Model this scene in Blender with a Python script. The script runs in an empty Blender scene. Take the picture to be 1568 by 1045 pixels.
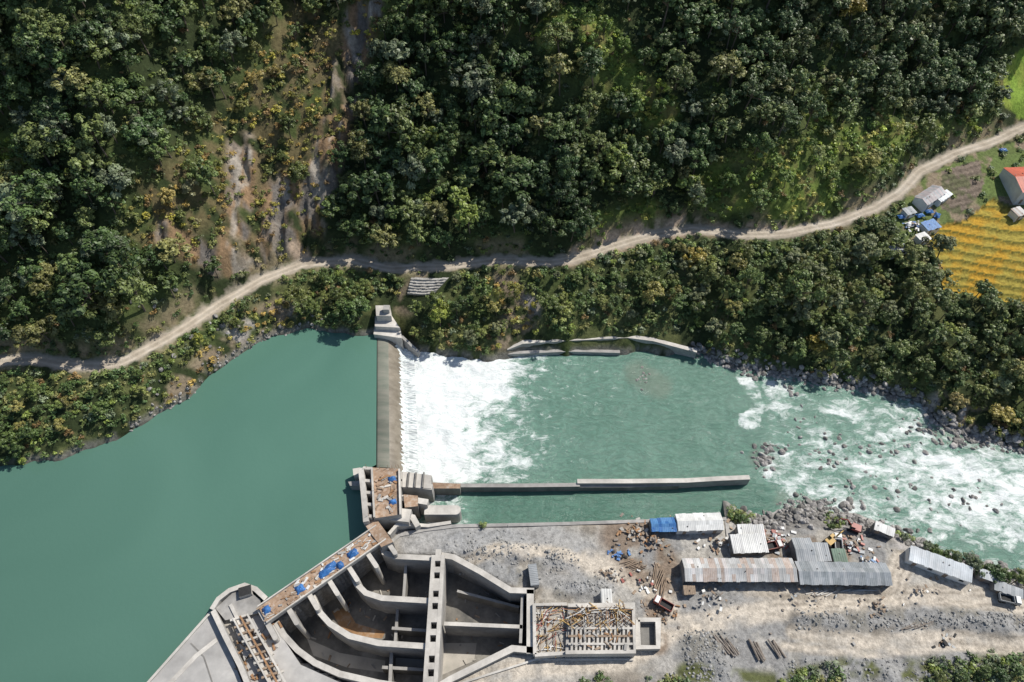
import bpy, math, random, bmesh
import numpy as np
from mathutils import Vector
random.seed(7); rng=np.random.default_rng(7)

# ------------------------------------------------------------------ survey
# plan-sheet reading (u,v) of a point whose level z is known -> metres
HC=200.0; PITCH=math.radians(52); SP=math.sin(PITCH); CP=math.cos(PITCH); FP=1045.3
def P(u,v,z):
    xc=(u-784)/FP; yc=(522.5-v)/FP
    t=(HC-z)/(SP-CP*yc)
    return (xc*t,(CP+yc*SP)*t)
def UV(x,y,z):
    d=y*CP-(z-HC)*SP; w=y*SP+(z-HC)*CP
    d=np.maximum(d,20)
    return 784+FP*x/d, 522.5-FP*w/d

# ------------------------------------------------------------------ noise
_T=[np.random.default_rng(100+i).random((256,256)) for i in range(8)]
def vn(x,y,s):
    T=_T[s%8]; xi=np.floor(x).astype(int); yi=np.floor(y).astype(int)
    fx=x-xi; fy=y-yi; fx=fx*fx*(3-2*fx); fy=fy*fy*(3-2*fy)
    a=T[xi&255,yi&255]; b=T[(xi+1)&255,yi&255]; c=T[xi&255,(yi+1)&255]; d=T[(xi+1)&255,(yi+1)&255]
    return (a*(1-fx)+b*fx)*(1-fy)+(c*(1-fx)+d*fx)*fy
def fbm(x,y,wl,o=4,s=0):
    x=np.asarray(x,float); y=np.asarray(y,float)
    r=0; a=.5; t=0
    for i in range(o):
        r=r+a*vn(x/wl+17.3*i+s*5.1,y/wl+9.7*i+s*3.3,s+i); t+=a; a*=.5; wl*=.5
    return r/t
def sst(a,b,x):
    t=np.clip((x-a)/(b-a),0,1); return t*t*(3-2*t)
def dpoly(X,Y,pts,closed=False):
    d=np.full(np.shape(X),1e9); n=len(pts)
    for i in range(n if closed else n-1):
        ax,ay=pts[i][:2]; bx,by=pts[(i+1)%n][:2]
        ex,ey=bx-ax,by-ay; L=ex*ex+ey*ey+1e-9
        t=np.clip(((X-ax)*ex+(Y-ay)*ey)/L,0,1)
        d=np.minimum(d,np.hypot(X-ax-t*ex,Y-ay-t*ey))
    return d
def inside(X,Y,pts):
    r=np.zeros(np.shape(X),bool); n=len(pts)
    for i in range(n):
        ax,ay=pts[i][:2]; bx,by=pts[(i+1)%n][:2]
        if ay==by: continue
        c=((ay>Y)!=(by>Y))&(X<(bx-ax)*(Y-ay)/(by-ay)+ax); r^=c
    return r
def sd(X,Y,pts):
    d=dpoly(X,Y,pts,True); return np.where(inside(X,Y,pts),d,-d)

# ------------------------------------------------------------------ survey lines
RES=6.0
shoreL=[(0,716),(30,712),(95,705),(130,690),(180,672),(240,636),(290,610),(320,575),(360,548),(420,515),(470,503),(500,508),(540,512),(574,512)]
shoreR=[(612,523),(640,540),(700,548),(740,553),(785,545),(960,541),(1068,541),(1100,553),(1160,568),(1230,580),(1330,595),(1405,612),(1435,645),(1500,672),(1568,685),(1750,735)]
shore=[(-900,75,RES),(-330,92,RES)]+[P(u,v,RES)+(RES,) for u,v in shoreL]+[P(u,v,0)+(0,) for u,v in shoreR]
shore+=[(320,70,0),(900,-60,0)]
shore=np.array(shore)
roadp=[(0,553,19),(60,551,19),(110,559,19),(155,561,19),(190,553,19),(260,515,18.5),(330,470,18),(400,430,17.5),(465,404,17),(540,398,17),(600,411,17),(680,409,18),(760,399,19),(840,403,20),(880,397,20.5),(940,376,21),(1000,360,22),(1060,351,23),(1130,359,24),(1200,358,25),(1280,341,26),(1340,320,27.5),(1375,298,29),(1410,263,30.5),(1460,236,32),(1520,216,33),(1568,195,34),(1640,170,36)]
road=[(-900,105,22),(-230,119,19)]+[P(u,v,z)+(z,) for u,v,z in roadp]; 
road+=[(300,road[-1][1]+50,42),(900,road[-1][1]+200,60)]
road=np.array(road)
LAND=[(60,1250),(120,1180),(230,1045),(325,940),(350,912),(395,908),(405,938),(575,828),(602,812),(700,807),(850,804),(1000,799),(1112,796)]
LAND=[P(u,v,5) for u,v in LAND]+[P(u,v,5) for u,v in [(1128,806),(1180,812),(1250,802),(1310,815),(1370,832),(1420,858),(1480,882),(1568,905),(1750,960)]]+[(420,-10),(900,-120),(900,-900),(-700,-900),(-400,-100)]
HOLE=[P(u,v,5) for u,v in [(415,965),(583,838),(592,851),(690,851),(782,905),(816,907),(816,998),(780,996),(690,1045),(640,1072),(540,1050),(465,1012)]]
paddy=[(1418,362),(1440,345),(1480,335),(1520,303),(1568,330),(1640,360),(1640,470),(1568,468),(1500,455),(1445,440),(1440,400)]
vill=[(1372,330),(1400,285),(1450,250),(1500,232),(1568,215),(1640,200),(1640,350),(1520,303),(1480,340),(1415,385),(1370,370)]
TG=[(1538,92),(1575,70),(1640,60),(1640,175),(1560,182),(1536,160)]
cliffs=[([(560,10),(535,110),(515,190),(485,290),(458,392)],25),([(372,225),(368,300),(355,385)],22),([(255,360),(330,405),(400,400)],20),([(430,300),(420,385)],30)]
def near(U,V,lines,k=1.0):
    m=0*U
    for pts,r in lines:
        m=np.maximum(m,1-sst(r*.55,r*1.35,dpoly(U,V,pts)))
    return m

def terrain(X,Y,full=False):
    X=np.asarray(X,float); Y=np.asarray(Y,float)
    ys=np.interp(X,shore[:,0],shore[:,1]); zw=np.interp(X,shore[:,0],shore[:,2])
    yr=np.interp(X,road[:,0],road[:,1]); zr=np.interp(X,road[:,0],road[:,2])
    m=(np.interp(X+4,road[:,0],road[:,1])-np.interp(X-4,road[:,0],road[:,1]))/8
    cs=1/np.sqrt(1+m*m)
    ys=ys+(fbm(X,Y*0,7,3,1)-.5)*4*np.where(np.abs(X+40)<8,0,1)
    dr=(Y-yr)*cs
    dr=dr+(fbm(X,Y,14,2,5)-.5)*1.2
    hw=2.5
    s=np.clip((Y-ys)/np.maximum(yr-hw/cs-ys,1),0,1)
    zb0=zw+(zr-zw)*s**.72
    zb=zb0 + 5*np.sin(s*np.pi)*(fbm(X,Y,26,4,2)-.5)
    up=np.maximum(dr-hw,0)
    far=np.maximum(Y-yr-hw,0)
    cut=np.minimum(up,5)*.75
    zh=zr+cut+far*(.80)-np.maximum(far-260,0)*.5 + np.minimum(far/40,1)*((fbm(X,Y,75,4,3)-.5)*32)+ sst(0,12,far)*(fbm(X,Y,16,3,4)-.5)*6
    zn=np.where(dr<-hw,zb,np.where(dr<hw,zr,zh))
    zn=np.where(Y<ys,zw+np.maximum((Y-ys)*.9,-5),zn)
    U,V=UV(X,Y,zn)
    cl=near(U,V,cliffs)*(dr>hw+1)
    zn=zn+cl*((np.abs(fbm(X,Y*.45,7,5,6)-.5)*18)-1.8)
    pd=inside(U,V,paddy)
    zq=np.floor((zb0+5*(fbm(X,Y,50,2,2)-.5))/.9)*.9
    zn=np.where(pd&(dr<-hw),zq,zn)
    sdl=sd(X,Y,LAND)
    base=np.interp(X,[-78,-62],[6.6,5.0])
    natural=X>P(1120,800,5)[0]
    jag=(fbm(X,Y,6,3,2)-.5)*5*natural
    sl=np.where(natural,.62,6)
    zs=np.where(sdl+jag>0,base,base+(sdl+jag)*sl)
    U2,V2=UV(X,Y,5+0*X)
    lump=near(U2,V2,[([(1230,950),(1400,938),(1568,962)],20),([(1075,985),(1085,1040)],34),([(1240,1030),(1568,1035)],34),([(700,830),(790,838)],22),([(860,905),(930,893)],12),([(740,870),(790,885)],14),([(830,858),(880,850)],14)])
    zs=zs+np.where(sdl>3,1,0)*((fbm(X,Y,9,4,1)-.5)*.8+lump*(fbm(X,Y,5,4,3)-.3)*3.8*sst(3,8,sdl))
    hol=sd(X,Y,HOLE)
    zs=np.where(hol>0,-7.0,zs)
    zs=np.where((zs<-5)&(hol<=0),-5,zs)
    south=Y<ys-12
    Z=np.where(south,np.maximum(zs,-7),zn)
    if full: return Z,dict(dr=dr,ys=ys,yr=yr,zw=zw,U=U,V=V,cl=cl,pd=pd,sdl=sdl,south=south,U2=U2,V2=V2,lump=lump,hol=hol,up=up,s=s,natural=natural,zq=zq)
    return Z
def hit(u,v,z=20.):
    for _ in range(25):
        x,y=P(u,v,z); h=float(terrain(np.array([x]),np.array([y]))[0]); z+=.3*(h-z)
    return x,y,z

# ------------------------------------------------------------------ materials
def newmat(name):
    m=bpy.data.materials.new(name); m.use_nodes=True; nt=m.node_tree
    return m,nt,nt.nodes['Principled BSDF']
def nd(nt,t,**k):
    n=nt.nodes.new(t)
    for a,b in k.items():
        if a.startswith('i_'):
            key=a[2:]; key=int(key) if key.isdigit() else key.replace('_',' ')
            n.inputs[key].default_value=b
        else: setattr(n,a,b)
    return n
def ramp(nt,fac,stops):
    r=nt.nodes.new('ShaderNodeValToRGB'); e=r.color_ramp.elements
    while len(e)<len(stops): e.new(.5)
    for i,(p,c) in enumerate(stops):
        e[i].position=p; e[i].color=(c[0],c[1],c[2],1)
    nt.links.new(fac,r.inputs[0]); return r.outputs[0]
def noisy(name,c1,c2,scale=1.,rough=.85,bump=.3,c3=None,dist=.1,metal=0,detail=8,stretch=(1,1,1)):
    m,nt,b=newmat(name); L=nt.links.new
    g=nd(nt,'ShaderNodeNewGeometry'); mp=nd(nt,'ShaderNodeMapping'); mp.inputs['Scale'].default_value=stretch
    L(g.outputs['Position'],mp.inputs[0])
    n=nd(nt,'ShaderNodeTexNoise',i_Scale=scale,i_Detail=detail,i_Roughness=.65); L(mp.outputs[0],n.inputs['Vector'])
    st=[(.3,c1),(.7,c2)] if c3 is None else [(.3,c1),(.52,c2),(.72,c3)]
    n2=nd(nt,'ShaderNodeTexNoise',i_Scale=scale*.18,i_Detail=4.); L(mp.outputs[0],n2.inputs['Vector'])
    c=ramp(nt,n.outputs[0],st); mr=nd(nt,'ShaderNodeMapRange',i_1=.3,i_2=.7,i_3=.72,i_4=1.2); L(n2.outputs[0],mr.inputs[0])
    mx=nd(nt,'ShaderNodeVectorMath',operation='SCALE'); L(c,mx.inputs[0]); L(mr.outputs[0],mx.inputs['Scale'])
    L(mx.outputs[0],b.inputs['Base Color']); b.inputs['Roughness'].default_value=rough; b.inputs['Metallic'].default_value=metal
    bp=nd(nt,'ShaderNodeBump',i_Strength=bump,i_Distance=dist); L(n.outputs[0],bp.inputs['Height']); L(bp.outputs[0],b.inputs['Normal'])
    return m
concrete=noisy('concrete',(.25,.24,.225),(.40,.385,.36),.5,.9,.2)
concrete_light=noisy('concrete_new',(.42,.395,.355),(.58,.55,.50),.6,.9,.2)
concrete_dark=noisy('concrete_stained',(.12,.115,.105),(.25,.24,.22),.3,.85,.2,stretch=(1,1,.3))
floor_wet=noisy('basin_floor_silt',(.065,.063,.058),(.19,.175,.15),.16,.6,.2,c3=(.34,.32,.28))
floor_pale=noisy('basin_floor_pale',(.34,.32,.28),(.50,.46,.40),.25,.8,.2)
rust=noisy('rusty_formwork',(.22,.14,.09),(.36,.25,.17),.9,.9,.3,c3=(.44,.40,.35))
rust_stain=noisy('rust_water_stain',(.18,.10,.045),(.32,.18,.08),.3,.5,.2,c3=(.40,.33,.26))
wood=noisy('timber',(.20,.14,.10),(.36,.28,.20),1.5,.9,.3)
rebar=noisy('rebar_steel',(.26,.13,.06),(.38,.23,.12),2,.8,.2)
yellow=noisy('yellow_scaffold_paint',(.42,.26,.07),(.50,.34,.12),1,.6,.1)
bluetarp=noisy('blue_tarpaulin',(.02,.09,.28),(.05,.18,.43),1.2,.45,.5,dist=.3)
white=noisy('white_paint',(.60,.60,.58),(.72,.72,.69),.7,.6,.1)
red=noisy('red_paint',(.26,.06,.045),(.36,.10,.07),1,.5,.1)
redroof=noisy('red_roof_sheet',(.42,.08,.04),(.55,.13,.07),.8,.5,.1)
green_p=noisy('green_roof_sheet',(.08,.14,.10),(.13,.20,.14),1,.6,.1)
dark=noisy('dark_rubber_and_hole',(.015,.015,.015),(.03,.03,.03),2,.8,.1)
glass=noisy('window_glass',(.02,.03,.035),(.03,.04,.05),1,.1,0)
tins=[noisy('tin_sheet_a',(.43,.43,.42),(.54,.54,.53),.9,.45,.1),noisy('tin_sheet_b',(.36,.36,.35),(.47,.46,.44),.9,.5,.1),noisy('tin_sheet_c',(.48,.455,.44),(.60,.57,.55),.9,.5,.1),noisy('tin_sheet_rusty',(.32,.24,.19),(.48,.42,.38),.7,.7,.1)]
grays=[noisy('grey_sheet_a',(.22,.24,.26),(.30,.32,.33),.8,.5,.1),noisy('grey_sheet_b',(.17,.19,.20),(.26,.28,.29),.8,.5,.1),noisy('grey_sheet_c',(.28,.30,.31),(.35,.36,.37),.8,.5,.1)]
whites=[white,noisy('white_sheet_b',(.53,.53,.51),(.65,.65,.62),.8,.5,.1)]
blues=[bluetarp,noisy('blue_sheet',(.05,.16,.36),(.10,.25,.48),1,.5,.2)]
paleblues=[noisy('pale_sheet',(.40,.44,.46),(.51,.54,.57),.8,.5,.1),noisy('pale_sheet_b',(.47,.50,.52),(.57,.59,.61),.8,.5,.1)]
masonry=noisy('stone_masonry',(.26,.25,.23),(.46,.44,.40),1.6,.9,.8,dist=.25,stretch=(1,1,2))
shedwall=noisy('shed_wall',(.16,.15,.14),(.28,.26,.24),1,.8,.1)

def terrain_mat():
    m,nt,b=newmat('terrain_soil_rock'); L=nt.links.new
    a=nd(nt,'ShaderNodeAttribute',attribute_name='col'); r=nd(nt,'ShaderNodeAttribute',attribute_name='road_d')
    g=nd(nt,'ShaderNodeNewGeometry')
    n=nd(nt,'ShaderNodeTexNoise',i_Scale=.9,i_Detail=9.,i_Roughness=.7); L(g.outputs['Position'],n.inputs['Vector'])
    n2=nd(nt,'ShaderNodeTexNoise',i_Scale=.22,i_Detail=6.,i_Roughness=.6); L(g.outputs['Position'],n2.inputs['Vector'])
    mr=nd(nt,'ShaderNodeMapRange',i_1=.3,i_2=.7,i_3=.55,i_4=1.42); L(n.outputs[0],mr.inputs[0])
    s=nd(nt,'ShaderNodeVectorMath',operation='SCALE'); L(a.outputs['Color'],s.inputs[0]); L(mr.outputs[0],s.inputs['Scale'])
    rc=ramp(nt,n2.outputs[0],[(.3,(.34,.29,.225)),(.5,(.45,.39,.31)),(.7,(.54,.48,.40))])
    ab=nd(nt,'ShaderNodeMath',operation='ABSOLUTE'); L(r.outputs['Fac'],ab.inputs[0])
    jd=nd(nt,'ShaderNodeMath',operation='MULTIPLY_ADD',i_1=4.0,i_2=-2.0); L(n2.outputs[0],jd.inputs[0])
    ad=nd(nt,'ShaderNodeMath',operation='ADD'); L(ab.outputs[0],ad.inputs[0]); L(jd.outputs[0],ad.inputs[1])
    mk=nd(nt,'ShaderNodeMapRange',i_1=1.9,i_2=3.0,i_3=1.,i_4=0.); L(ad.outputs[0],mk.inputs[0])
    rut=nd(nt,'ShaderNodeMath',operation='SUBTRACT',i_1=1.0); L(ab.outputs[0],rut.inputs[0])
    ru2=nd(nt,'ShaderNodeMath',operation='ABSOLUTE'); L(rut.outputs[0],ru2.inputs[0])
    ru3=nd(nt,'ShaderNodeMapRange',i_1=0.,i_2=.7,i_3=1.12,i_4=.86); L(ru2.outputs[0],ru3.inputs[0])
    rs=nd(nt,'ShaderNodeVectorMath',operation='SCALE'); L(rc,rs.inputs[0]); L(ru3.outputs[0],rs.inputs['Scale'])
    mx=nd(nt,'ShaderNodeMix',data_type='RGBA'); L(mk.outputs[0],mx.inputs[0]); L(s.outputs[0],mx.inputs[6]); L(rs.outputs[0],mx.inputs[7])
    L(mx.outputs[2],b.inputs['Base Color']); b.inputs['Roughness'].default_value=.95; b.inputs['Specular IOR Level'].default_value=.2
    bp=nd(nt,'ShaderNodeBump',i_Strength=.8,i_Distance=.4); L(n.outputs[0],bp.inputs['Height']); L(bp.outputs[0],b.inputs['Normal'])
    return m

# ------------------------------------------------------------------ object helpers
def link(o,parent=None):
    bpy.context.scene.collection.objects.link(o)
    if parent: o.parent=parent
    return o
def empty(name,loc=(0,0,0)):
    e=bpy.data.objects.new(name,None); e.empty_display_size=2; link(e); return e
class B:
    def __init__(s): s.v=[];s.f=[];s.mi=[];s.mats=[]
    def m(s,mat):
        if mat not in s.mats: s.mats.append(mat)
        return s.mats.index(mat)
    def add(s,vs,fs,mat):
        o=len(s.v); s.v+=[tuple(p) for p in vs]; k=s.m(mat)
        for f in fs: s.f.append(tuple(o+i for i in f)); s.mi.append(k)
        return s
    def prism(s,pts,z0,z1,mat,top=None):
        pts=[tuple(p[:2]) for p in pts]
        A=sum(pts[i][0]*pts[(i+1)%len(pts)][1]-pts[(i+1)%len(pts)][0]*pts[i][1] for i in range(len(pts)))
        if A<0: pts=pts[::-1]
        n=len(pts); vs=[(x,y,z0) for x,y in pts]+[(x,y,z1) for x,y in pts]
        s.add(vs,[tuple(range(n-1,-1,-1))]+[(i,(i+1)%n,n+(i+1)%n,n+i) for i in range(n)],mat)
        s.add([(x,y,z1) for x,y in pts],[tuple(range(n))],top or mat); return s
    def box(s,cx,cy,cz,sx,sy,sz,a,mat,top=None):
        c,n=math.cos(a),math.sin(a); p=[]
        for dx,dy in((-1,-1),(1,-1),(1,1),(-1,1)):
            x=dx*sx/2;y=dy*sy/2; p.append((cx+x*c-y*n,cy+x*n+y*c))
        return s.prism(p,cz-sz/2,cz+sz/2,mat,top)
    def wall(s,pts,w,z0,z1,mat,top=None):
        pts=[tuple(p[:2]) for p in pts]; l=[];r=[]
        z1s=z1 if isinstance(z1,(list,tuple)) else [z1]*len(pts)
        for i,p in enumerate(pts):
            a=pts[max(i-1,0)]; b=pts[min(i+1,len(pts)-1)]
            d=Vector((b[0]-a[0],b[1]-a[1])).normalized(); n=Vector((-d.y,d.x))
            k=1
            if 0<i<len(pts)-1:
                d1=Vector((p[0]-a[0],p[1]-a[1])).normalized(); k=1/max(.5,abs(d1.dot(d)))
            l.append((p[0]+n.x*w/2*k,p[1]+n.y*w/2*k)); r.append((p[0]-n.x*w/2*k,p[1]-n.y*w/2*k))
        n=len(pts); vs=[]
        for i in range(n): vs+=[(*l[i],z0),(*r[i],z0),(*r[i],z1s[i]),(*l[i],z1s[i])]
        fs=[(3,2,1,0),(4*n-4,4*n-3,4*n-2,4*n-1)]; tf=[]
        for i in range(n-1):
            a=4*i;b=a+4; fs+=[(a+1,b+1,b+2,a+2),(b,a,a+3,b+3)]; tf.append((a+2,b+2,b+3,a+3))
        s.add(vs,fs,mat); s.add(vs,tf,top or mat); return s
    def tube(s,p0,p1,r0,r1,mat,n=6):
        p0=Vector(p0);p1=Vector(p1); d=(p1-p0).normalized()
        a=d.orthogonal().normalized(); b=d.cross(a); vs=[]
        for p,r in((p0,r0),(p1,r1)):
            for i in range(n):
                t=2*math.pi*i/n; vs.append(p+a*r*math.cos(t)+b*r*math.sin(t))
        s.add(vs,[(i,(i+1)%n,n+(i+1)%n,n+i) for i in range(n)]+[tuple(range(n-1,-1,-1)),tuple(range(n,2*n))],mat); return s
    def done(s,name,parent=None,bevel=0):
        me=bpy.data.meshes.new(name); me.from_pydata(s.v,[],s.f)
        for x in s.mats: me.materials.append(x)
        me.polygons.foreach_set('material_index',s.mi); me.update()
        o=bpy.data.objects.new(name,me); link(o,parent)
        if bevel:
            md=o.modifiers.new('bevel','BEVEL'); md.width=bevel; md.segments=1; md.limit_method='ANGLE'
        return o
def gridmesh(name,xs,ys,zf,mat,attrs=None,smooth=True,mask=None):
    X,Y=np.meshgrid(xs,ys); X=X.ravel();Y=Y.ravel()
    Z=zf(X,Y) if callable(zf) else zf
    nx=len(xs);ny=len(ys)
    i=np.arange((ny-1)*(nx-1)); r=i//(nx-1); c=i%(nx-1); a=r*nx+c
    F=np.stack([a,a+1,a+nx+1,a+nx],1)
    if mask is not None: F=F[mask(X[F].mean(1),Y[F].mean(1))]
    me=bpy.data.meshes.new(name); me.vertices.add(len(X)); me.vertices.foreach_set('co',np.stack([X,Y,Z],1).ravel())
    me.loops.add(F.size); me.loops.foreach_set('vertex_index',F.ravel().astype(np.int32))
    me.polygons.add(len(F)); me.polygons.foreach_set('loop_start',np.arange(0,F.size,4,dtype=np.int32)); me.polygons.foreach_set('loop_total',np.full(len(F),4,np.int32))
    me.update(calc_edges=True); me.validate()
    me.polygons.foreach_set('use_smooth',np.full(len(me.polygons),smooth)); me.materials.append(mat)
    for k,vv in (attrs or {}).items():
        if vv.ndim==2:
            at=me.attributes.new(k,'FLOAT_COLOR','POINT'); at.data.foreach_set('color',np.concatenate([vv,np.ones((len(vv),1))],1).ravel())
        else:
            at=me.attributes.new(k,'FLOAT','POINT'); at.data.foreach_set('value',vv)
    o=bpy.data.objects.new(name,me); link(o); return o

# ------------------------------------------------------------------ terrain sheet
def axis(a,b,st,lo,hi):
    core=np.arange(a,b,st); l=[];x=a;d=st
    while x>lo: d*=1.35; x-=d; l.append(x)
    r=[];x=core[-1];d=st
    while x<hi: d*=1.35; x+=d; r.append(x)
    return np.array(l[::-1]+list(core)+r)
gx=axis(-265,275,.8,-1500,1500); gy=axis(20,310,.8,-1200,1500)
GX,GY=np.meshgrid(gx,gy); GX=GX.ravel();GY=GY.ravel()
TZ,I=terrain(GX,GY,True)
def mixc(a,b,t): return a*(1-t[:,None])+np.array(b)[None,:]*t[:,None]
grass=[([(905,40),(960,130),(1010,175)],34),([(1110,290),(1250,250),(1360,215)],44),([(1190,320),(1300,290)],30),([(0,235),(30,260)],30),([(1240,140),(1260,190)],20),([(930,350),(990,330)],26),([(1440,200),(1500,190)],16),([(560,60),(575,20)],22),([(1545,130),(1600,110)],26),([(840,60),(860,20)],20)]
shrubby=[([(250,330),(330,260),(400,180),(470,60)],60),([(380,350),(440,250),(500,120)],50)]
lowz=[([(270,620),(330,560),(420,490)],34),([(770,440),(800,470),(785,525)],26),([(655,432),(620,462)],22),([(1440,625),(1540,660)],24)]
tracks=[([(690,1060),(800,1022),(960,1012),(1040,960),(1180,935),(1350,915),(1450,912),(1568,925),(1700,950)],18),([(1215,968),(1330,985),(1450,975),(1568,985)],12),([(1000,905),(1030,960)],20),([(1150,905),(1360,905)],12),([(1380,860),(1370,905)],20),([(900,860),(960,880),(1000,900)],18),([(700,868),(760,842),(840,845),(930,870)],10),([(1200,990),(1330,1003),(1480,992),(1568,1003)],6)]
def colors():
    U,V=UV(GX,GY,TZ); n1=fbm(GX,GY,12,4,1); n2=fbm(GX,GY,4,3,2); n3=fbm(GX,GY,30,3,5)
    c=np.zeros((len(GX),3))+np.array([.030,.042,.016])
    c=mixc(c,(.065,.085,.028),sst(.4,.65,n1))
    gm=near(U,V,grass)*sst(.3,.5,n2*.5+n1*.5); c=mixc(c,(.15,.20,.042),gm)
    c=mixc(c,(.19,.17,.06),gm*sst(.52,.66,n2)); c=mixc(c,(.06,.08,.025),gm*sst(.52,.62,n1)*.7)
    sb=near(U,V,shrubby); c=mixc(c,(.15,.12,.06),sb*sst(.38,.56,n2)*.85)
    low=(I['dr']<-2)&(~I['south'])
    c=mixc(c,(.12,.13,.05),low*sst(.45,.6,n2)*.7)
    lowrock=near(U,V,lowz)*(~I['south'])
    c=mixc(c,(.24,.19,.13),lowrock*sst(.42,.58,n2)); c=mixc(c,(.33,.30,.27),lowrock*sst(.56,.66,n1))
    cl=I['cl']; t=sst(.33,.52,n2*.6+n1*.4)*np.clip(cl*1.15,0,1); nv=fbm(GX,GY*.35,3.2,4,7)
    c=mixc(c,(.25,.165,.095),t); c=mixc(c,(.33,.295,.25),t*sst(.48,.60,nv)); c=mixc(c,(.15,.135,.12),t*sst(.48,.58,fbm(GX,GY*.3,5,4,3)))
    cu=(I['up']>0)*(1-sst(1.5,5,I['up']))*(~I['south']); c=mixc(c,(.22,.18,.11),cu*sst(.42,.6,n1*.5+n2*.5))
    cu2=(I['dr']<-2)*(1-sst(3,5,-I['dr']))*(~I['south']); c=mixc(c,(.25,.21,.13),cu2*sst(.45,.62,n2)*.8)
    scar=near(U,V,[([(925,376),(1000,354),(1060,346)],18),([(890,385),(870,398)],12),([(1080,352),(1200,350)],9),([(450,380),(465,395)],12)]); c=mixc(c,(.42,.32,.235),scar*sst(.3,.5,n2))
    sh=(~I['south'])*(1-sst(.5,2.2,GY-I['ys'])); c=mixc(c,(.20,.19,.16),sh*sst(.3,.5,n2))
    vi=inside(U,V,vill)&(I['dr']<-3); c=np.where(vi[:,None],mixc(mixc(c*0,(.12,.155,.05),np.ones(len(c))),(.24,.19,.13),sst(.48,.6,n2)),c)
    fld=inside(U,V,[(1442,262),(1500,245),(1508,290),(1470,330),(1440,320)])
    fst=.8+.4*((V*.11+U*.03+n1)%1>.5)
    c=np.where(fld[:,None],mixc(c*0+np.array([.17,.135,.105]),(.11,.11,.06),sst(.52,.6,n2))*fst[:,None],c)
    fg=inside(U,V,[(1500,300),(1520,240),(1600,230),(1600,300),(1540,300)]); c=np.where(fg[:,None],np.array([.12,.165,.05]),c)
    pc=mixc(c*0+np.array([.42,.245,.03]),(.31,.25,.05),sst(.4,.62,n2*.5+n3*.5))
    pdm=I['pd']&(I['dr']<-3); c=np.where(pdm[:,None],pc,c)
    _,I2=terrain(GX,GY-.8,True)
    h2=np.abs(I['zq']-I2['zq'])>.5
    c=np.where((pdm&h2)[:,None],np.array([.15,.14,.03]),c)
    tg=inside(U,V,TG); c=np.where(tg[:,None],mixc(c*0+np.array([.20,.30,.045]),(.27,.33,.06),sst(.4,.6,n2)),c)
    # works area
    s=I['sdl']>-12; s=s&(GY<I['ys']-12); U2,V2=I['U2'],I['V2']
    b=np.zeros_like(c)+np.array([.335,.315,.28]); b=mixc(b,(.255,.25,.24),sst(.44,.54,n1)); b=mixc(b,(.22,.19,.15),sst(.53,.62,fbm(GX,GY,18,5,6))*.8); b=mixc(b,(.42,.395,.35),sst(.52,.62,n2)*.6)
    tr=near(U2,V2,tracks)
    gr=I['lump']; b=mixc(b,(.255,.255,.25),gr*.9); b=mixc(b,(.17,.155,.12),gr*sst(.5,.6,n2)*.6)
    gg=near(U2,V2,[([(640,830),(800,815),(880,850)],34),([(830,885),(930,905)],14)]); b=mixc(b,(.32,.32,.315),gg*.7)
    b=mixc(b,(.50,.445,.37),tr*sst(.2,.5,n1*.4+n2*.6))
    for pts,r_ in tracks:
        d=dpoly(U2+8*(n1-.5),V2+8*(n1-.5),pts); rt=np.maximum(1-sst(1,2.6,np.abs(d-6)),1-sst(.8,2.2,np.abs(d-r_*.8)))*sst(.35,.6,n3+.1)
        b=mixc(b,(.27,.235,.19),rt*.65)
    brn=near(U2,V2,[([(950,820),(985,860)],34),([(1010,850),(1030,890)],24),([(1180,830),(1200,850)],20),([(1240,842),(1300,845)],20),([(1000,925),(1010,990)],14)]); b=mixc(b,(.20,.15,.11),brn*sst(.33,.52,n2)*.9)
    gb=near(U2,V2,[([(1400,1035),(1568,1030)],26),([(1210,1045),(1330,1020)],20),([(1500,868),(1568,890)],16),([(1050,1030),(1180,1045)],16)]); b=mixc(b,(.10,.11,.045),gb*sst(.35,.5,n2))
    bank=(I['sdl']<1)&I['natural']; b=np.where(bank[:,None],mixc(np.zeros_like(c)+np.array([.20,.19,.175]),(.35,.33,.31),sst(.4,.6,n2)),b)
    c=np.where(s[:,None],b,c)
    c[(TZ<I['zw']+.25)&(~I['south'])]*=.55
    return c
TC=colors(); rd=np.where(I['south'],99.,I['dr']); 
tm=terrain_mat()
o=gridmesh('terrain',gx,gy,TZ,tm,{'col':TC,'road_d':rd.astype(float)})

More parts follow.
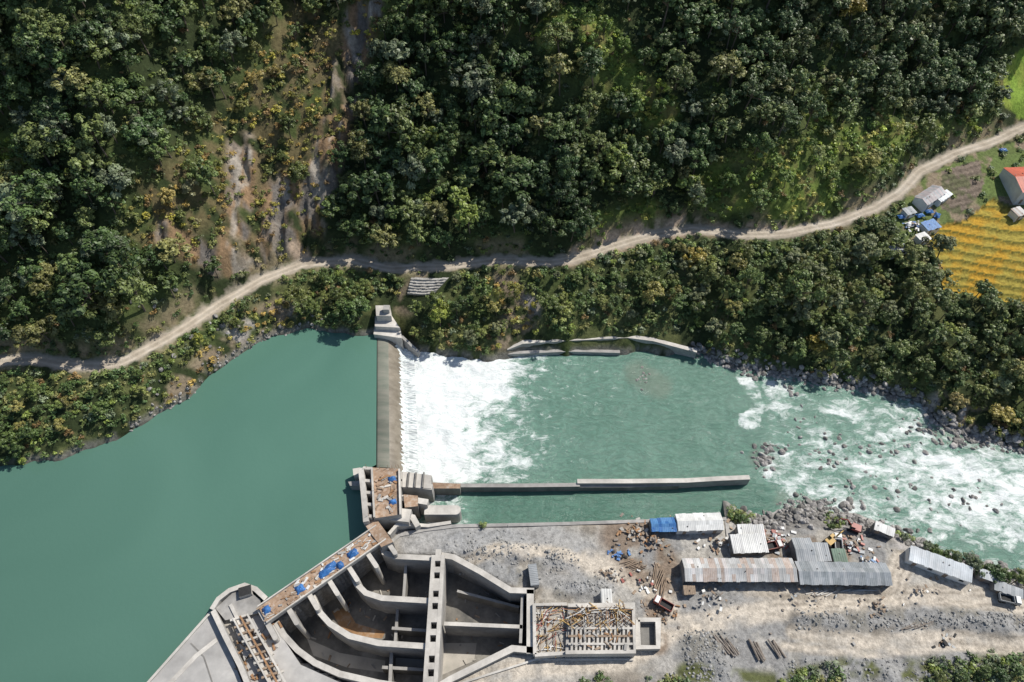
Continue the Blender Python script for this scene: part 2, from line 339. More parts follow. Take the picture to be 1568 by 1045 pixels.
# ------------------------------------------------------------------ water
def water_mat(name,river):
    m,nt,b=newmat(name); L=nt.links.new
    g=nd(nt,'ShaderNodeNewGeometry'); pos=g.outputs['Position']
    big=nd(nt,'ShaderNodeTexNoise',i_Scale=.03,i_Detail=3.); L(pos,big.inputs['Vector'])
    if not river:
        b2=nd(nt,'ShaderNodeTexNoise',i_Scale=.012,i_Detail=6.,i_Distortion=1.2); L(pos,b2.inputs['Vector'])
        c=ramp(nt,b2.outputs[0],[(.3,(.072,.158,.120)),(.7,(.092,.190,.146))])
        # base colour scaled gradually darker toward the south-west
        sx=nd(nt,'ShaderNodeSeparateXYZ'); L(pos,sx.inputs[0]); ad=nd(nt,'ShaderNodeMath',operation='ADD'); L(sx.outputs[0],ad.inputs[0]); L(sx.outputs[1],ad.inputs[1])
        gm=nd(nt,'ShaderNodeMapRange',i_1=-130.,i_2=60.,i_3=.80,i_4=1.1); L(ad.outputs[0],gm.inputs[0])
        sc=nd(nt,'ShaderNodeVectorMath',operation='SCALE'); L(c,sc.inputs[0]); L(gm.outputs[0],sc.inputs['Scale']); L(sc.outputs[0],b.inputs['Base Color'])
        b.inputs['Roughness'].default_value=.10; b.inputs['IOR'].default_value=1.33
        n=nd(nt,'ShaderNodeTexNoise',i_Scale=.9,i_Detail=5.); L(pos,n.inputs['Vector'])
        bp=nd(nt,'ShaderNodeBump',i_Strength=.3,i_Distance=.12); L(n.outputs[0],bp.inputs['Height']); L(bp.outputs[0],b.inputs['Normal']); return m
    f=nd(nt,'ShaderNodeAttribute',attribute_name='foam'); sh=nd(nt,'ShaderNodeAttribute',attribute_name='shoal')
    mp=nd(nt,'ShaderNodeMapping'); mp.inputs['Scale'].default_value=(.55,1,1); mp.inputs['Rotation'].default_value=(0,0,.15); L(pos,mp.inputs[0])
    ds=nd(nt,'ShaderNodeTexNoise',i_Scale=.2,i_Detail=4.); L(mp.outputs[0],ds.inputs['Vector'])
    dv=nd(nt,'ShaderNodeVectorMath',operation='MULTIPLY_ADD'); L(ds.outputs['Color'],dv.inputs[0]); dv.inputs[1].default_value=(5,5,0); L(mp.outputs[0],dv.inputs[2])
    n1=nd(nt,'ShaderNodeTexNoise',i_Scale=.32,i_Detail=10.,i_Roughness=.76); L(dv.outputs[0],n1.inputs['Vector'])
    th=nd(nt,'ShaderNodeMath',operation='MULTIPLY_ADD',i_1=-.66,i_2=.78); L(f.outputs['Fac'],th.inputs[0])
    t2=nd(nt,'ShaderNodeMath',operation='ADD',i_1=.17); L(th.outputs[0],t2.inputs[0])
    mk=nd(nt,'ShaderNodeMapRange'); L(n1.outputs[0],mk.inputs[0]); L(th.outputs[0],mk.inputs[1]); L(t2.outputs[0],mk.inputs[2])
    wc=ramp(nt,big.outputs[0],[(.3,(.060,.146,.106)),(.7,(.088,.184,.138))])
    st=nd(nt,'ShaderNodeTexNoise',i_Scale=.8,i_Detail=8.,i_Roughness=.66); L(dv.outputs[0],st.inputs['Vector'])
    hi=nd(nt,'ShaderNodeMath',operation='MULTIPLY_ADD',i_1=1.7,i_2=1.05); L(f.outputs['Fac'],hi.inputs[0])
    stm=nd(nt,'ShaderNodeMapRange',i_1=.42,i_2=.76,i_3=.85); L(st.outputs[0],stm.inputs[0]); L(hi.outputs[0],stm.inputs[4])
    wsc=nd(nt,'ShaderNodeVectorMath',operation='SCALE'); L(wc,wsc.inputs[0]); L(stm.outputs[0],wsc.inputs['Scale'])
    ms=nd(nt,'ShaderNodeMix',data_type='RGBA'); L(sh.outputs['Fac'],ms.inputs[0]); L(wsc.outputs[0],ms.inputs[6]); ms.inputs[7].default_value=(.12,.15,.11,1)
    aer=nd(nt,'ShaderNodeMapRange',i_1=.1,i_2=1.,i_3=0.,i_4=.6); L(f.outputs['Fac'],aer.inputs[0])
    ma=nd(nt,'ShaderNodeMix',data_type='RGBA'); L(aer.outputs[0],ma.inputs[0]); L(ms.outputs[2],ma.inputs[6]); ma.inputs[7].default_value=(.28,.41,.35,1)
    fcol=ramp(nt,st.outputs[0],[(.3,(.60,.66,.64)),(.62,(.80,.82,.81))])
    fm=nd(nt,'ShaderNodeMix',data_type='RGBA'); L(mk.outputs[0],fm.inputs[0]); L(ma.outputs[2],fm.inputs[6]); L(fcol,fm.inputs[7])
    L(fm.outputs[2],b.inputs['Base Color']); b.inputs['IOR'].default_value=1.33
    ro=nd(nt,'ShaderNodeMapRange',i_3=.15,i_4=.8); L(mk.outputs[0],ro.inputs[0]); L(ro.outputs[0],b.inputs['Roughness'])
    bp=nd(nt,'ShaderNodeBump',i_Strength=.7,i_Distance=.45); L(st.outputs[0],bp.inputs['Height'])
    bp2=nd(nt,'ShaderNodeBump',i_Strength=.6,i_Distance=.9); L(n1.outputs[0],bp2.inputs['Height']); L(bp.outputs[0],bp2.inputs['Normal']); L(bp2.outputs[0],b.inputs['Normal'])
    return m
rx=np.arange(-42,420,.75); ry=np.arange(-40,190,.75); RX,RY=np.meshgrid(rx,ry); RX=RX.ravel();RY=RY.ravel()
RU,RV=UV(RX,RY,0*RX)
edge=np.interp(RV,[530,545,570,600,640,700,735],[770,800,805,780,745,755,738])+(fbm(RX,RY,11,5,3)-.5)*130
foam=np.interp(RU-edge,[-95,-50,-15,25,70,160,330,500],[1,.80,.60,.46,.35,.26,.18,.13])
foam=np.maximum(foam,1-sst(664,700,RU))
wallv=742-(RU-650)*.01
foam=np.where(RV>wallv,.12+.36*(1-sst(0,70,RU-690)),foam)
line=1156+(RV-590)*.12+(fbm(RX,RY,16,4,2)-.5)*50
rap=sst(-16,20,RU-line)*(RV<900)
dens=np.interp(RU,[1120,1165,1230,1300,1400,1500,1600],[.46,.48,.45,.50,.56,.59,.61])
fl=dpoly(RU,RV,[(1150,600),(1190,690),(1260,735),(1400,740),(1568,780),(1800,850)])
dens=dens*(1-.26*sst(35,95,fl))+.40*(fbm(RX,RY*1.5,11,4,6)-.5)
wn=fbm(RX,RY,7,4,1)-.5
topband=near(RU+wn*40,RV+wn*30,[([(1150,588),(1158,620),(1152,652)],15),([(1175,592),(1240,615),(1330,650),(1430,690)],10),([(1160,725),(1230,745),(1300,760),(1420,790)],13)])
foam=np.maximum(foam,rap*dens); foam=np.maximum(foam,topband*(.50+.5*wn))
foam=np.where(RV>wallv+2,foam,np.maximum(foam,.27*sst(960,1110,RU)))
foam=np.where((RV>wallv+2)&(RU<1105),np.minimum(foam,.12+.36*(1-sst(0,70,RU-690))),foam)
shoal=np.clip(near(RU,RV,[([(975,572),(1010,592)],20)])*.6+near(RU,RV,[([(1440,650),(1520,680)],22),([(1160,700),(1185,712)],14),([(1200,765),(1300,790)],14)])*.5,0,1)
amp=.12+.8*foam
RZ=amp*(fbm(RX,RY,4.5,4,2)-.5)*1.9+ .8*np.clip(1-(RU-625)/80,0,1)*(fbm(RX,RY,4,4,4)-.2)
rm=water_mat('river_water',True)
gridmesh('river_water',rx,ry,RZ,rm,{'foam':foam,'shoal':shoal},mask=lambda X,Y:(sd(X,Y,LAND)<np.where(X>P(1110,800,5)[0],9,-.2)))
resp=[P(575,490,6),P(577,515,6),P(576,712,6),P(556,722,6),P(566,800,6),P(574,822,6),P(404,936,6),P(395,912,6),P(350,915,6),P(322,940,6),P(225,1050,6),P(60,1260,6),(-420,-100),(-900,-100),(-900,260),(-60,260)]
b=B(); b.add([(x,y,RES) for x,y in resp],[tuple(range(len(resp)))],water_mat('reservoir_water',False)); b.done('reservoir_water')

# ------------------------------------------------------------------ weir
wetc=noisy('wet_spillway_concrete',(.14,.12,.09),(.26,.23,.185),.5,.3,.2,stretch=(.2,1,1))
wetd=noisy('spillway_crest',(.13,.15,.115),(.25,.24,.195),.4,.3,.2,stretch=(.2,1,1))
a0=Vector(P(576,508,6)); a1=Vector(P(575,716,6)); prof=[(0,4.5),(.3,5.9),(.9,6.03),(3.0,6.03),(4.4,5.75),(5.8,4.9),(7.2,3.5),(8.4,1.9),(9.6,.2),(11,-1.5)]
wb=B(); NS=60; vs=[]
for j in range(NS+1):
    p=a0.lerp(a1,j/NS)
    for (dx,z) in prof: vs.append((p.x+dx,p.y,z))
k=len(prof); f1=[];f2=[]
for j in range(NS):
    for i in range(k-1):
        f=(j*k+i,(j+1)*k+i,(j+1)*k+i+1,j*k+i+1); (f2 if i<4 else f1).append(f)
wb.add(vs,f1,wetc); wb.add(vs,f2,wetd)
ow=wb.done('overflow_weir'); ow.data.polygons.foreach_set('use_smooth',[True]*len(ow.data.polygons))
foamm=noisy('falling_whitewater',(.50,.55,.53),(.80,.82,.82),1.2,.7,.6,stretch=(.2,1,1),dist=.3)
nb=B(); vs=[]
for j in range(241):
    p=a0.lerp(a1,j/240); st=8.1+.5*math.sin(j*.9)*math.sin(j*.23)+random.uniform(-.35,.3)
    if j<33: st-= (33-j)*.1
    for dx,z in((st,None),(9.1,1.0),(10.2,.5),(11.5,.45),(13,.25)):
        zz=np.interp(dx,[q[0] for q in prof],[q[1] for q in prof])+.10 if z is None else z+random.uniform(0,.5)
        vs.append((p.x+dx,p.y,float(zz)))
nb.add(vs,[(j*5+i,(j+1)*5+i,(j+1)*5+i+1,j*5+i+1) for j in range(240) for i in range(4)],foamm); nb.done('weir_falling_water')
nb=B()
nb.prism([P(575,468,13),P(597,468,13),P(599,484,13),P(576,484,13)],2,13,concrete_light)
nb.prism([P(574,484,10),P(600,484,10),P(612,502,10),P(574,500,10)],-1,10,concrete_light)
nb.prism([P(573,500,8),P(613,502,8),P(615,518,8),P(572,512,8)],-1,8,concrete_light)
nb.wall([P(612,512,7),P(640,535,5.0)],1.0,-2,[7,3.5],concrete)
nb.box(*P(592,474,14),14,2.2,2.2,2.2,0,concrete)
nb.done('weir_abutment',None,.08)

# north retaining wall
nb=B(); pts=[P(u,v,4) for u,v in [(776,531),(800,525),(870,521),(960,517),(1000,521),(1068,536)]]
nb.wall(pts,1.6,-2,[3,4.4,4.6,4.8,4.4,3.4],masonry,concrete_light); 
pts=[P(u,v,3) for u,v in [(778,537),(870,533),(950,535)]]
nb.wall(pts,1.3,-2,1.6,masonry,concrete)
nb.done('river_retaining_wall')
# stepped stone pitching below the road
nb=B(); na_,nc_=12,7; gp=[]
for j in range(nc_):
    row=[]
    for i in range(na_):
        t=i/(na_-1); w_=j/(nc_-1)
        u=(630+58*t)*(1-w_)+(624+40*t)*w_; v=425*(1-w_)+451*w_+math.sin(t*3)*1.5
        row.append(hit(u,v))
    gp.append(row)
for j in range(nc_-1):
    for i in range(na_-1):
        a_,b_,c_,d_=gp[j][i],gp[j][i+1],gp[j+1][i+1],gp[j+1][i]; zt=max(a_[2],b_[2],c_[2],d_[2])+.1+random.uniform(-.15,.15)
        nb.prism([a_[:2],b_[:2],c_[:2],d_[:2]],zt-4,zt,masonry,masonry)
nb.done('stone_retaining_wall')

# ------------------------------------------------------------------ divide wall and channel
nb=B(); nb.wall([P(u,v,3.4) for u,v in [(655,741),(705,743),(800,743),(888,742)]],1.3,-3,3.2,concrete_dark,concrete)
nb.wall([P(u,v,3.8) for u,v in [(884,737),(960,737),(1050,736),(1100,733),(1148,731)]],1.5,-3,3.8,concrete,concrete_light)
nb.wall([P(u,v,2.6) for u,v in [(884,744),(960,744),(1040,742)]],.9,-3,2.4,concrete_dark,concrete)
nb.done('divide_wall')
nb=B(); nb.wall([P(u,v,5) for u,v in [(598,832),(612,820),(650,812),(700,806),(850,803),(1000,798),(1112,795)]],1.0,-4,5.3,concrete,concrete)
nb.wall([P(u,v,5) for u,v in [(1112,795),(1116,830)]],1.0,-4,5.2,concrete)
nb.done('platform_quay_wall')

# ------------------------------------------------------------------ gate block
g=empty('sluice_gate_structure')
q=B()
q.prism([P(u,v,12) for u,v in [(566,716),(612,718),(614,788),(572,794)]],3,12,concrete,rust)
q.wall([P(u,v,13) for u,v in [(552,716),(556,752),(560,798)]],1.6,1,12.6,concrete_light)
q.wall([P(u,v,13) for u,v in [(569,716),(573,792)]],.5,12,13,concrete_light)
q.wall([P(u,v,13) for u,v in [(611,718),(613,788)]],.5,12,13,concrete_light)
q.prism([P(u,v,10) for u,v in [(540,718),(552,716),(553,728),(541,728)]],1,10,concrete_light)
q.prism([P(u,v,9) for u,v in [(533,738),(552,736),(553,744),(536,744)]],1,9,concrete)
for i,v in enumerate((717,736,754,772,790)):
    q.wall([P(556,v,12),P(570,v+1,12)],.9,2,12.2,concrete_light)
q.done('gate_tower',g)
q=B()
for (u0,v0,u1,v1,z,w) in [(612,728,660,734,9,2.4),(612,741,662,746,9,1.8),(612,762,655,769,8.5,1.8),(592,786,628,790,9.5,4.0)]:
    q.wall([P(u0,v0,z),P(u1,v1,z)],w,-3,z,concrete,concrete_light)
q.prism([P(u,v,9.2) for u,v in [(616,722),(660,728),(660,748),(616,746)]],7.2,9.2,concrete,concrete_light)
q.prism([P(u,v,9) for u,v in [(618,758),(640,760),(640,776),(620,778)]],-2,9.3,concrete_dark,rust)
cx,cy=P(650,781,6); dx,dy=P(698,781,6); q.wall([(cx,cy),(dx,dy)],3.0,-3,6,concrete,concrete_light)
arc=[(dx+1.5*math.sin(t),dy+1.5*math.cos(t)) for t in np.linspace(0,math.pi,9)]; q.prism(arc,-3,6,concrete,concrete_light)
q.wall([P(u,v,7) for u,v in [(596,820),(608,806),(628,803),(655,803),(690,797)]],1.0,-3,[8,8,7,6,5.6],concrete,concrete_light)
q.wall([P(u,v,8) for u,v in [(622,790),(632,792),(640,806)]],1.6,-3,8,concrete_light)
q.prism([P(u,v,6) for u,v in [(662,737),(705,739),(704,746),(662,746)]],-2,5,concrete_dark,rust)
q.done('sluice_piers',g)
q=B()
for u in (625,636,648):
    x,y=P(u,735,9.6); q.box(x,y,9.5,.5,5,.5,0,concrete_dark)
for i in range(34):
    x,y=P(random.uniform(576,608),random.uniform(722,786),12.3); q.box(x,y,12.2,random.uniform(.6,3),random.uniform(.2,.9),random.uniform(.1,.5),random.uniform(0,3),random.choice([wood,rust,concrete_light,rebar,concrete]))
for i in range(14):
    x,y=P(random.uniform(560,612),random.choice([716,717,752,790]),12.3); q.tube((x,y,12),(x,y,13.6+random.random()),.06,.06,rebar,4)
q.done('formwork_and_bars',g)
def tarp(name,x,y,z,sx,sy,h,a,mat,parent=None):
    n=9; vs=[];ph=random.random()*9
    for j in range(n):
        for i in range(n):
            s=i/(n-1)*2-1;t=j/(n-1)*2-1; X=s*sx/2*(1+.08*math.sin(5*t+ph));Y=t*sy/2*(1+.08*math.sin(4*s+ph))
            zz=h*max(0,(1-abs(s)**3))*(1-abs(t)**3)*(.75+.25*math.sin(3*s+ph)*math.cos(4*t))+random.uniform(0,.08)
            vs.append((x+X*math.cos(a)-Y*math.sin(a),y+X*math.sin(a)+Y*math.cos(a),z+.02+zz))
    b=B(); b.add(vs,[(j*n+i,j*n+i+1,(j+1)*n+i+1,(j+1)*n+i) for j in range(n-1) for i in range(n-1)],mat); return b.done(name,parent)
for (u,v,s) in [(600,733,2.4),(601,768,2.2)]:
    x,y=P(u,v,12.5); tarp('blue_tarpaulin_cover',x,y,12,s,s*.8,1.0,.3,bluetarp)

# ------------------------------------------------------------------ intake deck
g=empty('intake_structure'); q=B(); ZD=10
dA=Vector(P(402,942,ZD)); dB=Vector(P(584,816,ZD)); dd=(dB-dA).normalized(); dnn=Vector((dd.y,-dd.x)); ang=math.atan2(dd.y,dd.x); DL=(dB-dA).length
mid=(dA+dB)/2
q.box(mid.x,mid.y,ZD-.6,DL,5.6,1.2,ang,concrete,rust)
for s in(-1,1):
    e=mid+dnn*s*2.65; q.box(e.x,e.y,ZD+.35,DL,.35,.7,ang,concrete_light)
nbays=6
for i in range(nbays+1):
    c=dA.lerp(dB,i/nbays)+dnn*2.6; q.box(c.x,c.y,1,1.3,9.5,16.8,ang,concrete,concrete_light)
    e=c+dnn*4.6
    q.prism([(e.x+.65*math.cos(t),e.y+.65*math.sin(t)) for t in np.linspace(0,2*math.pi,12,endpoint=False)],-7,9.38,concrete_light)
e=mid+dnn*-1.9; q.box(e.x,e.y,2,DL,.8,14,ang,concrete_dark)
e=mid-dnn*2.2; q.box(e.x,e.y,5,DL,.6,7,ang,concrete)
q.prism([P(u,v,ZD+.5) for u,v in [(556,800),(576,794),(602,830),(584,838),(570,820)]],-3,ZD+.5,concrete,rust)
q.done('deck_and_piers',g)
q=B()
for i in range(120):
    t=random.random(); s=random.uniform(-2.2,2.2); c=dA.lerp(dB,t)+dnn*s
    q.box(c.x,c.y,ZD+.12,random.uniform(.4,2.6),random.uniform(.15,.8),random.uniform(.08,.4),ang+random.uniform(-.5,.5),random.choice([wood,rebar,concrete_light,rust,white,concrete]))
q.done('planks_and_materials',g)
for (t,s,sz) in [(.04,-.5,2.0),(.30,0,2.4),(.52,.2,5.0),(.56,-.2,3.5),(.74,.3,3.0),(.62,1.0,2)]:
    c=dA.lerp(dB,t)+dnn*s; tarp('blue_tarpaulin_cover',c.x,c.y,ZD+.1,sz,2.2,1.1,ang,bluetarp)

# ------------------------------------------------------------------ settling basins
g=empty('settling_basins'); q=B(); FZ=-4.5; T=7.0
def W(pts,w,z1=T,mat=concrete,top=concrete_light,z0=-7): q.wall([P(u,v,z1) for u,v in pts],w,z0,z1,mat,top)
W([(423,953),(434,972),(455,995),(482,1015),(520,1032),(580,1046),(660,1058),(700,1062)],1.5)
W([(478,912),(488,936),(505,955),(535,974),(580,985),(656,990)],1.5)
W([(536,874),(545,893),(560,908),(585,916),(656,920)],1.5)
W([(583,832),(588,846),(604,852),(664,855)],1.5)
W([(676,850),(694,853),(735,875),(782,904),(818,905)],1.6)
W([(812,903),(812,1001)],2.0)
W([(800,912),(797,985)],.8,T-1.5,concrete_dark,concrete)
W([(818,996),(785,993),(690,1040),(660,1058)],1.6)
W([(680,955),(800,960)],1.0,5.5)
W([(600,985),(597,1050)],.9,1.0,concrete_dark,concrete); W([(585,1022),(655,1026)],.8,0.5,concrete_dark,concrete)
W([(610,915),(605,985)],.8,0,concrete_dark,concrete); W([(600,962),(655,966)],.8,1,concrete_dark,concrete)
W([(622,856),(618,916)],.8,2,concrete_dark,concrete); W([(700,905),(795,930)],.7,0.5,concrete_dark,concrete)
q.done('basin_walls',g)
q=B()
q.prism([P(u,v,FZ) for u,v in [(425,940),(583,838),(690,840),(800,898),(815,905),(815,1015),(780,1015),(690,1060),(640,1085),(540,1065),(455,1020)]],-6,FZ,floor_wet)
q.prism([P(u,v,FZ) for u,v in [(676,985),(730,985),(726,1012),(672,1036)]],FZ-.1,FZ+.012,floor_pale)  # sunlit part of the right basin floor, painted as a paler patch
q.prism([P(u,v,FZ) for u,v in [(605,1000),(655,1004),(655,1022),(603,1020)]],FZ-.1,FZ+.012,floor_pale)
q.prism([P(u,v,FZ) for u,v in [(508,936),(530,930),(545,955),(590,968),(585,978),(550,975),(520,960)]],FZ-.1,FZ+.014,rust_stain)
q.prism([P(u,v,FZ) for u,v in [(470,978),(520,1000),(590,1012),(588,1030),(530,1022),(480,1004)]],FZ-.1,FZ+.016,floor_pale)
for i in range(70):
    x,y=P(random.uniform(470,790),random.uniform(900,1030),FZ); q.box(x,y,FZ+.15,random.uniform(.3,1.8),random.uniform(.2,.6),.3,random.random()*3,random.choice([wood,concrete,floor_pale,rebar]))
q.done('basin_floor',g)
q=B()
ca=Vector(P(671,850,8)); cb=Vector(P(657,1075,8)); 
ns=9
for s in(-1,1):
    q.wall([(ca.x+s*1.35,ca.y),(cb.x+s*1.35,cb.y)],1.1,-7,8,concrete,concrete_light)
for i in range(ns+1):
    c=ca.lerp(cb,i/ns); q.box(c.x,c.y,3.4,1.62,(1.6 if i%2 else 3.4),9.1,math.atan2(cb.y-ca.y,cb.x-ca.x)+math.pi/2,concrete,concrete_light)
q.box(*((ca+cb)/2),2.5,1.6,(ca-cb).length,4,math.atan2(cb.y-ca.y,cb.x-ca.x)+math.pi/2,concrete_dark)
q.done('central_gallery',g)

# ------------------------------------------------------------------ left bank block + apron
dusty=noisy('concrete_dusty',(.33,.32,.305),(.44,.425,.40),.4,.9,.2)
g=empty('bank_wing_structure'); q=B()
q.prism([P(u,v,7) for u,v in [(50,1270),(226,1046),(322,938),(340,966),(372,1050),(400,1130),(420,1270)]],3,7,concrete,dusty)
q.wall([P(u,v,7.05) for u,v in [(248,1060),(300,1005),(332,980)]],1.2,6.9,7.15,concrete_light)
q.wall([P(u,v,7.05) for u,v in [(292,985),(312,1006),(330,1060)]],.35,6.9,7.06,concrete_dark)
q.wall([P(u,v,7.3) for u,v in [(50,1270),(226,1046),(322,938)]],.7,5,7.35,concrete,concrete_light)
q.wall([P(u,v,8.5) for u,v in [(325,934),(335,918),(352,905),(375,897),(392,903),(408,918)]],1.3,2,9,concrete,concrete_light)
q.prism([P(u,v,8.2) for u,v in [(330,932),(355,909),(376,902),(398,918),(402,938),(345,950)]],3,8.2,concrete_dark,concrete)
q.box(*P(376,906,9),8.8,3.4,2.6,1.6,.3,concrete_light,dark)  # dark top face paints the shade of a hole in the block
q.wall([P(u,v,9) for u,v in [(326,935),(345,975),(368,1020),(390,1075)]],1.3,4,9,concrete,concrete_light)
q.wall([P(u,v,9) for u,v in [(352,925),(372,965),(398,1010),(425,1075)]],.9,4,8.6,concrete,concrete_light)
q.prism([P(u,v,6.9) for u,v in [(350,930),(405,930),(425,965),(460,1018),(520,1045),(520,1100),(400,1100)]],3,6.9,concrete,dusty)
q.done('wing_walls',g)
q=B()
for i in range(11):
    v=950+i*11; u=352+i*6; a=P(u,v,9.3); b2=P(u+24,v-8,9.3); q.wall([a,b2],.55,8.4,9.2,wood if i%3 else concrete_light)
for k in range(3):
    q.wall([P(356+k*11,946-k*3,9.5),P(425+k*11,1070-k*3,9.5)],.4,8.6,9.35,concrete_light if k!=1 else rebar)
q.wall([P(395,975,8.5),P(415,1000,8.5),P(395,1030,8.5)],.6,6.9,8,concrete_light)
for i in range(60):
    x,y=P(random.gauss(395,18),random.uniform(955,1045),7.2); q.box(x,y,7.1,random.uniform(.4,2.4),random.uniform(.15,.6),.4,random.random()*3,random.choice([wood,concrete_light,rebar,concrete]))
q.done('formwork_frames',g)

# ------------------------------------------------------------------ powerhouse frame under construction
g=empty('concrete_building_under_construction'); q=B(); ZB=9
q.prism([P(u,v,7) for u,v in [(818,924),(870,924),(870,1002),(818,1002)]],2,6.8,concrete,floor_pale)
q.prism([P(u,v,ZB) for u,v in [(870,928),(971,928),(971,998),(866,998)]],3,ZB-1,concrete_dark,concrete)
q.wall([P(u,v,ZB) for u,v in [(866,999),(972,998),(970,927),(870,927)]],.9,3,ZB,concrete_light)
q.wall([P(u,v,ZB-1) for u,v in [(819,1002),(818,926),(868,925)]],.9,2,8.0,concrete_light)
q.wall([P(819,1003,8),P(868,1000,8)],.9,2,8.0,concrete_light)
for i in range(1,15):
    q.wall([P(870+i*6.6,958,ZB),P(869+i*6.6,996,ZB)],.6,ZB-1.1,ZB-.1-random.uniform(0,.25),concrete_light)
for j in range(3):
    q.wall([P(870,962+j*12,ZB),P(969,962+j*12,ZB)],.55,ZB-1.1,ZB-.06,concrete_light if j!=1 else wood)
q.done('slabs_and_beams',g)
q=B()
for i in range(13):
    for j in range(5):
        x,y=P(876+i*7.3,932+j*6,ZB); h=random.uniform(1.5,3.2)
        if random.random()<.75: q.tube((x,y,ZB-1),(x+random.uniform(-.2,.2),y,ZB+h),.1,.08,rebar,4)
for i in range(110):
    x,y=P(random.uniform(868,968),random.uniform(928,960),ZB); a=random.choice([0,math.pi/2,.5,2.4])+random.uniform(-.15,.15)
    q.box(x,y,ZB+random.uniform(-.6,.6),random.uniform(1.5,5),.16,.16,a,random.choice([yellow,yellow,rebar,wood,white,concrete_light]))
for i in range(90):
    x,y=P(random.uniform(822,866),random.uniform(930,996),7); q.box(x,y,6.8+random.uniform(.1,.8),random.uniform(1,4.5),.16,.16,random.choice([0,1.57,.8])+random.uniform(-.3,.3),random.choice([rebar,red,wood,yellow,white,concrete]))
for i in range(30):
    x,y=P(random.uniform(822,866),random.choice([930,950,975,995]),7); q.tube((x,y,6.5),(x,y,8.6+random.random()),.09,.07,rebar,4)
for i in range(26):
    x,y=P(random.uniform(875,965),random.uniform(966,994),ZB); q.box(x,y,ZB+.05,random.uniform(.4,1.8),random.uniform(.2,.7),.2,random.random()*3,random.choice([wood,rebar,concrete,dark]))
q.done('rebar_and_scaffold',g)
q=B(); q.wall([P(u,v,7.5) for u,v in [(977,949),(1008,949),(1008,991),(977,991),(977,949)]],1.1,4,7.4,concrete,concrete_light)
q.prism([P(u,v,5) for u,v in [(981,954),(1004,954),(1004,988),(981,988)]],4,5.3,concrete_dark); q.done('concrete_shaft')
q=B(); q.wall([P(u,v,5.6) for u,v in [(700,1048),(820,1010),(970,1010)]],.5,4,5.5,concrete,concrete_light); q.done('kerb_wall')

# ------------------------------------------------------------------ sheds & houses
def shed(name,A,Bp,C,gz=5.0,eave=2.8,rise=.9,mats=tins,kind='gable',wallm=shedwall,open_front=False,sheet=1.0):
    zr=gz+eave
    a=Vector(P(*A,zr)); b_=Vector(P(*Bp,zr)); c=Vector(P(*C,zr))
    d=(b_-a); L=d.length; d.normalize(); n=Vector((d.y,-d.x))
    w=abs((c-a).dot(n)); ang=math.atan2(d.y,d.x)
    g=empty(name); q=B()
    def pt(s,t,z): p=a+d*s+n*t; return (p.x,p.y,z)
    ns=max(2,int(L/sheet))
    for i in range(ns):
        s0=i*L/ns; s1=(i+1)*L/ns+.05; m=random.choice(mats); dz=.03*(i%2)+random.uniform(0,.02); oh=random.uniform(0,.25)
        if kind=='gable': rows=[(-.3-oh,0),(w/4,rise/2+.01),(w/2,rise),(w*.75,rise/2+.01),(w+.3+oh,0)]
        else: rows=[(-.3-oh,rise),(w/2,rise/2+.01),(w+.3+oh,0)]
        for k in range(len(rows)-1):
            (t0,r0),(t1,r1)=rows[k],rows[k+1]; m2=m if random.random()<.75 else random.choice(mats)
            nn=4; vs=[]
            for j in range(nn+1):
                ss=s0+(s1-s0)*j/nn; rr=.04*(j%2)
                vs+=[pt(ss,t0,zr+r0+dz+rr),pt(ss,t1,zr+r1+dz+rr)]
            q.add(vs,[(2*j,2*j+1,2*j+3,2*j+2) for j in range(nn)],m2)
    q.done('roof',g)
    q=B(); th=.15; h0=gz-1
    sides=[((0,0),(L,0)),((L,0),(L,w)),((0,w),(0,0))]
    if not open_front: sides.append(((L,w),(0,w)))
    for (s0,t0),(s1,t1) in sides:
        q.wall([pt(s0,t0,0)[:2],pt(s1,t1,0)[:2]],th,h0,zr-.06,wallm)
    if kind=='gable':
        for s in(.02,L-.02): q.add([pt(s,0,zr-.06),pt(s,w,zr-.06),pt(s,w/2,zr+rise-.06)],[(0,1,2)],wallm)
    for _ in range(int(L*w/60)+1):
        s=random.uniform(.5,L-.5);t=random.uniform(.3,w-.3); hh=rise*(1-abs(t-w/2)/(w/2)) if kind=='gable' else rise*(1-t/w)
        x,y,_z=pt(s,t,0); q.box(x,y,zr+hh+.12,.35,.25,.2,random.random()*3,dark if random.random()<.5 else concrete)
    q.done('walls',g)
    q=B(); k=max(2,int(L/4))
    for i in range(k):
        s=(i+.5)*L/k; x,y,_=pt(s,w+.1,0)
        if open_front: q.tube((x,y,gz-1),(x,y,zr-.05),.09,.09,wood,5)
        elif i%2: q.box(x,y,gz+1.5,1.1,.1,.9,ang,glass)
        else: q.box(x,y,gz+.95,1.0,.1,2.0,ang,wood)
    q.done('doors_and_windows' if not open_front else 'posts',g)
    return g
shed('workshop_shed',(1044,857),(1213,857),(1044,889),mats=tins,rise=1.3,open_front=True,eave=3.4)
shed('store_shed',(1217,862),(1356,864),(1218,893),mats=grays,rise=1.2,eave=3.2,open_front=True)
shed('store_shed',(1212,826),(1241,826),(1213,860),mats=grays[::2],rise=.8,eave=3.0)
shed('store_shed',(1242,834),(1266,834),(1242,858),mats=grays,rise=.5,kind='mono',eave=2.6)
shed('site_office',(1034,789),(1103,787),(1034,812),mats=whites,rise=.9,eave=3.0,wallm=white)
shed('tarpaulin_shelter',(995,796),(1033,795),(995,813),mats=blues,rise=.8,eave=2.6,open_front=True)
shed('labour_hut',(1128,806),(1168,806),(1128,822),mats=whites+tins[:1],rise=.5,kind='mono')
shed('labour_hut',(1117,822),(1170,820),(1117,846),mats=whites[1:]+tins[:1],rise=.6,kind='mono',eave=3)
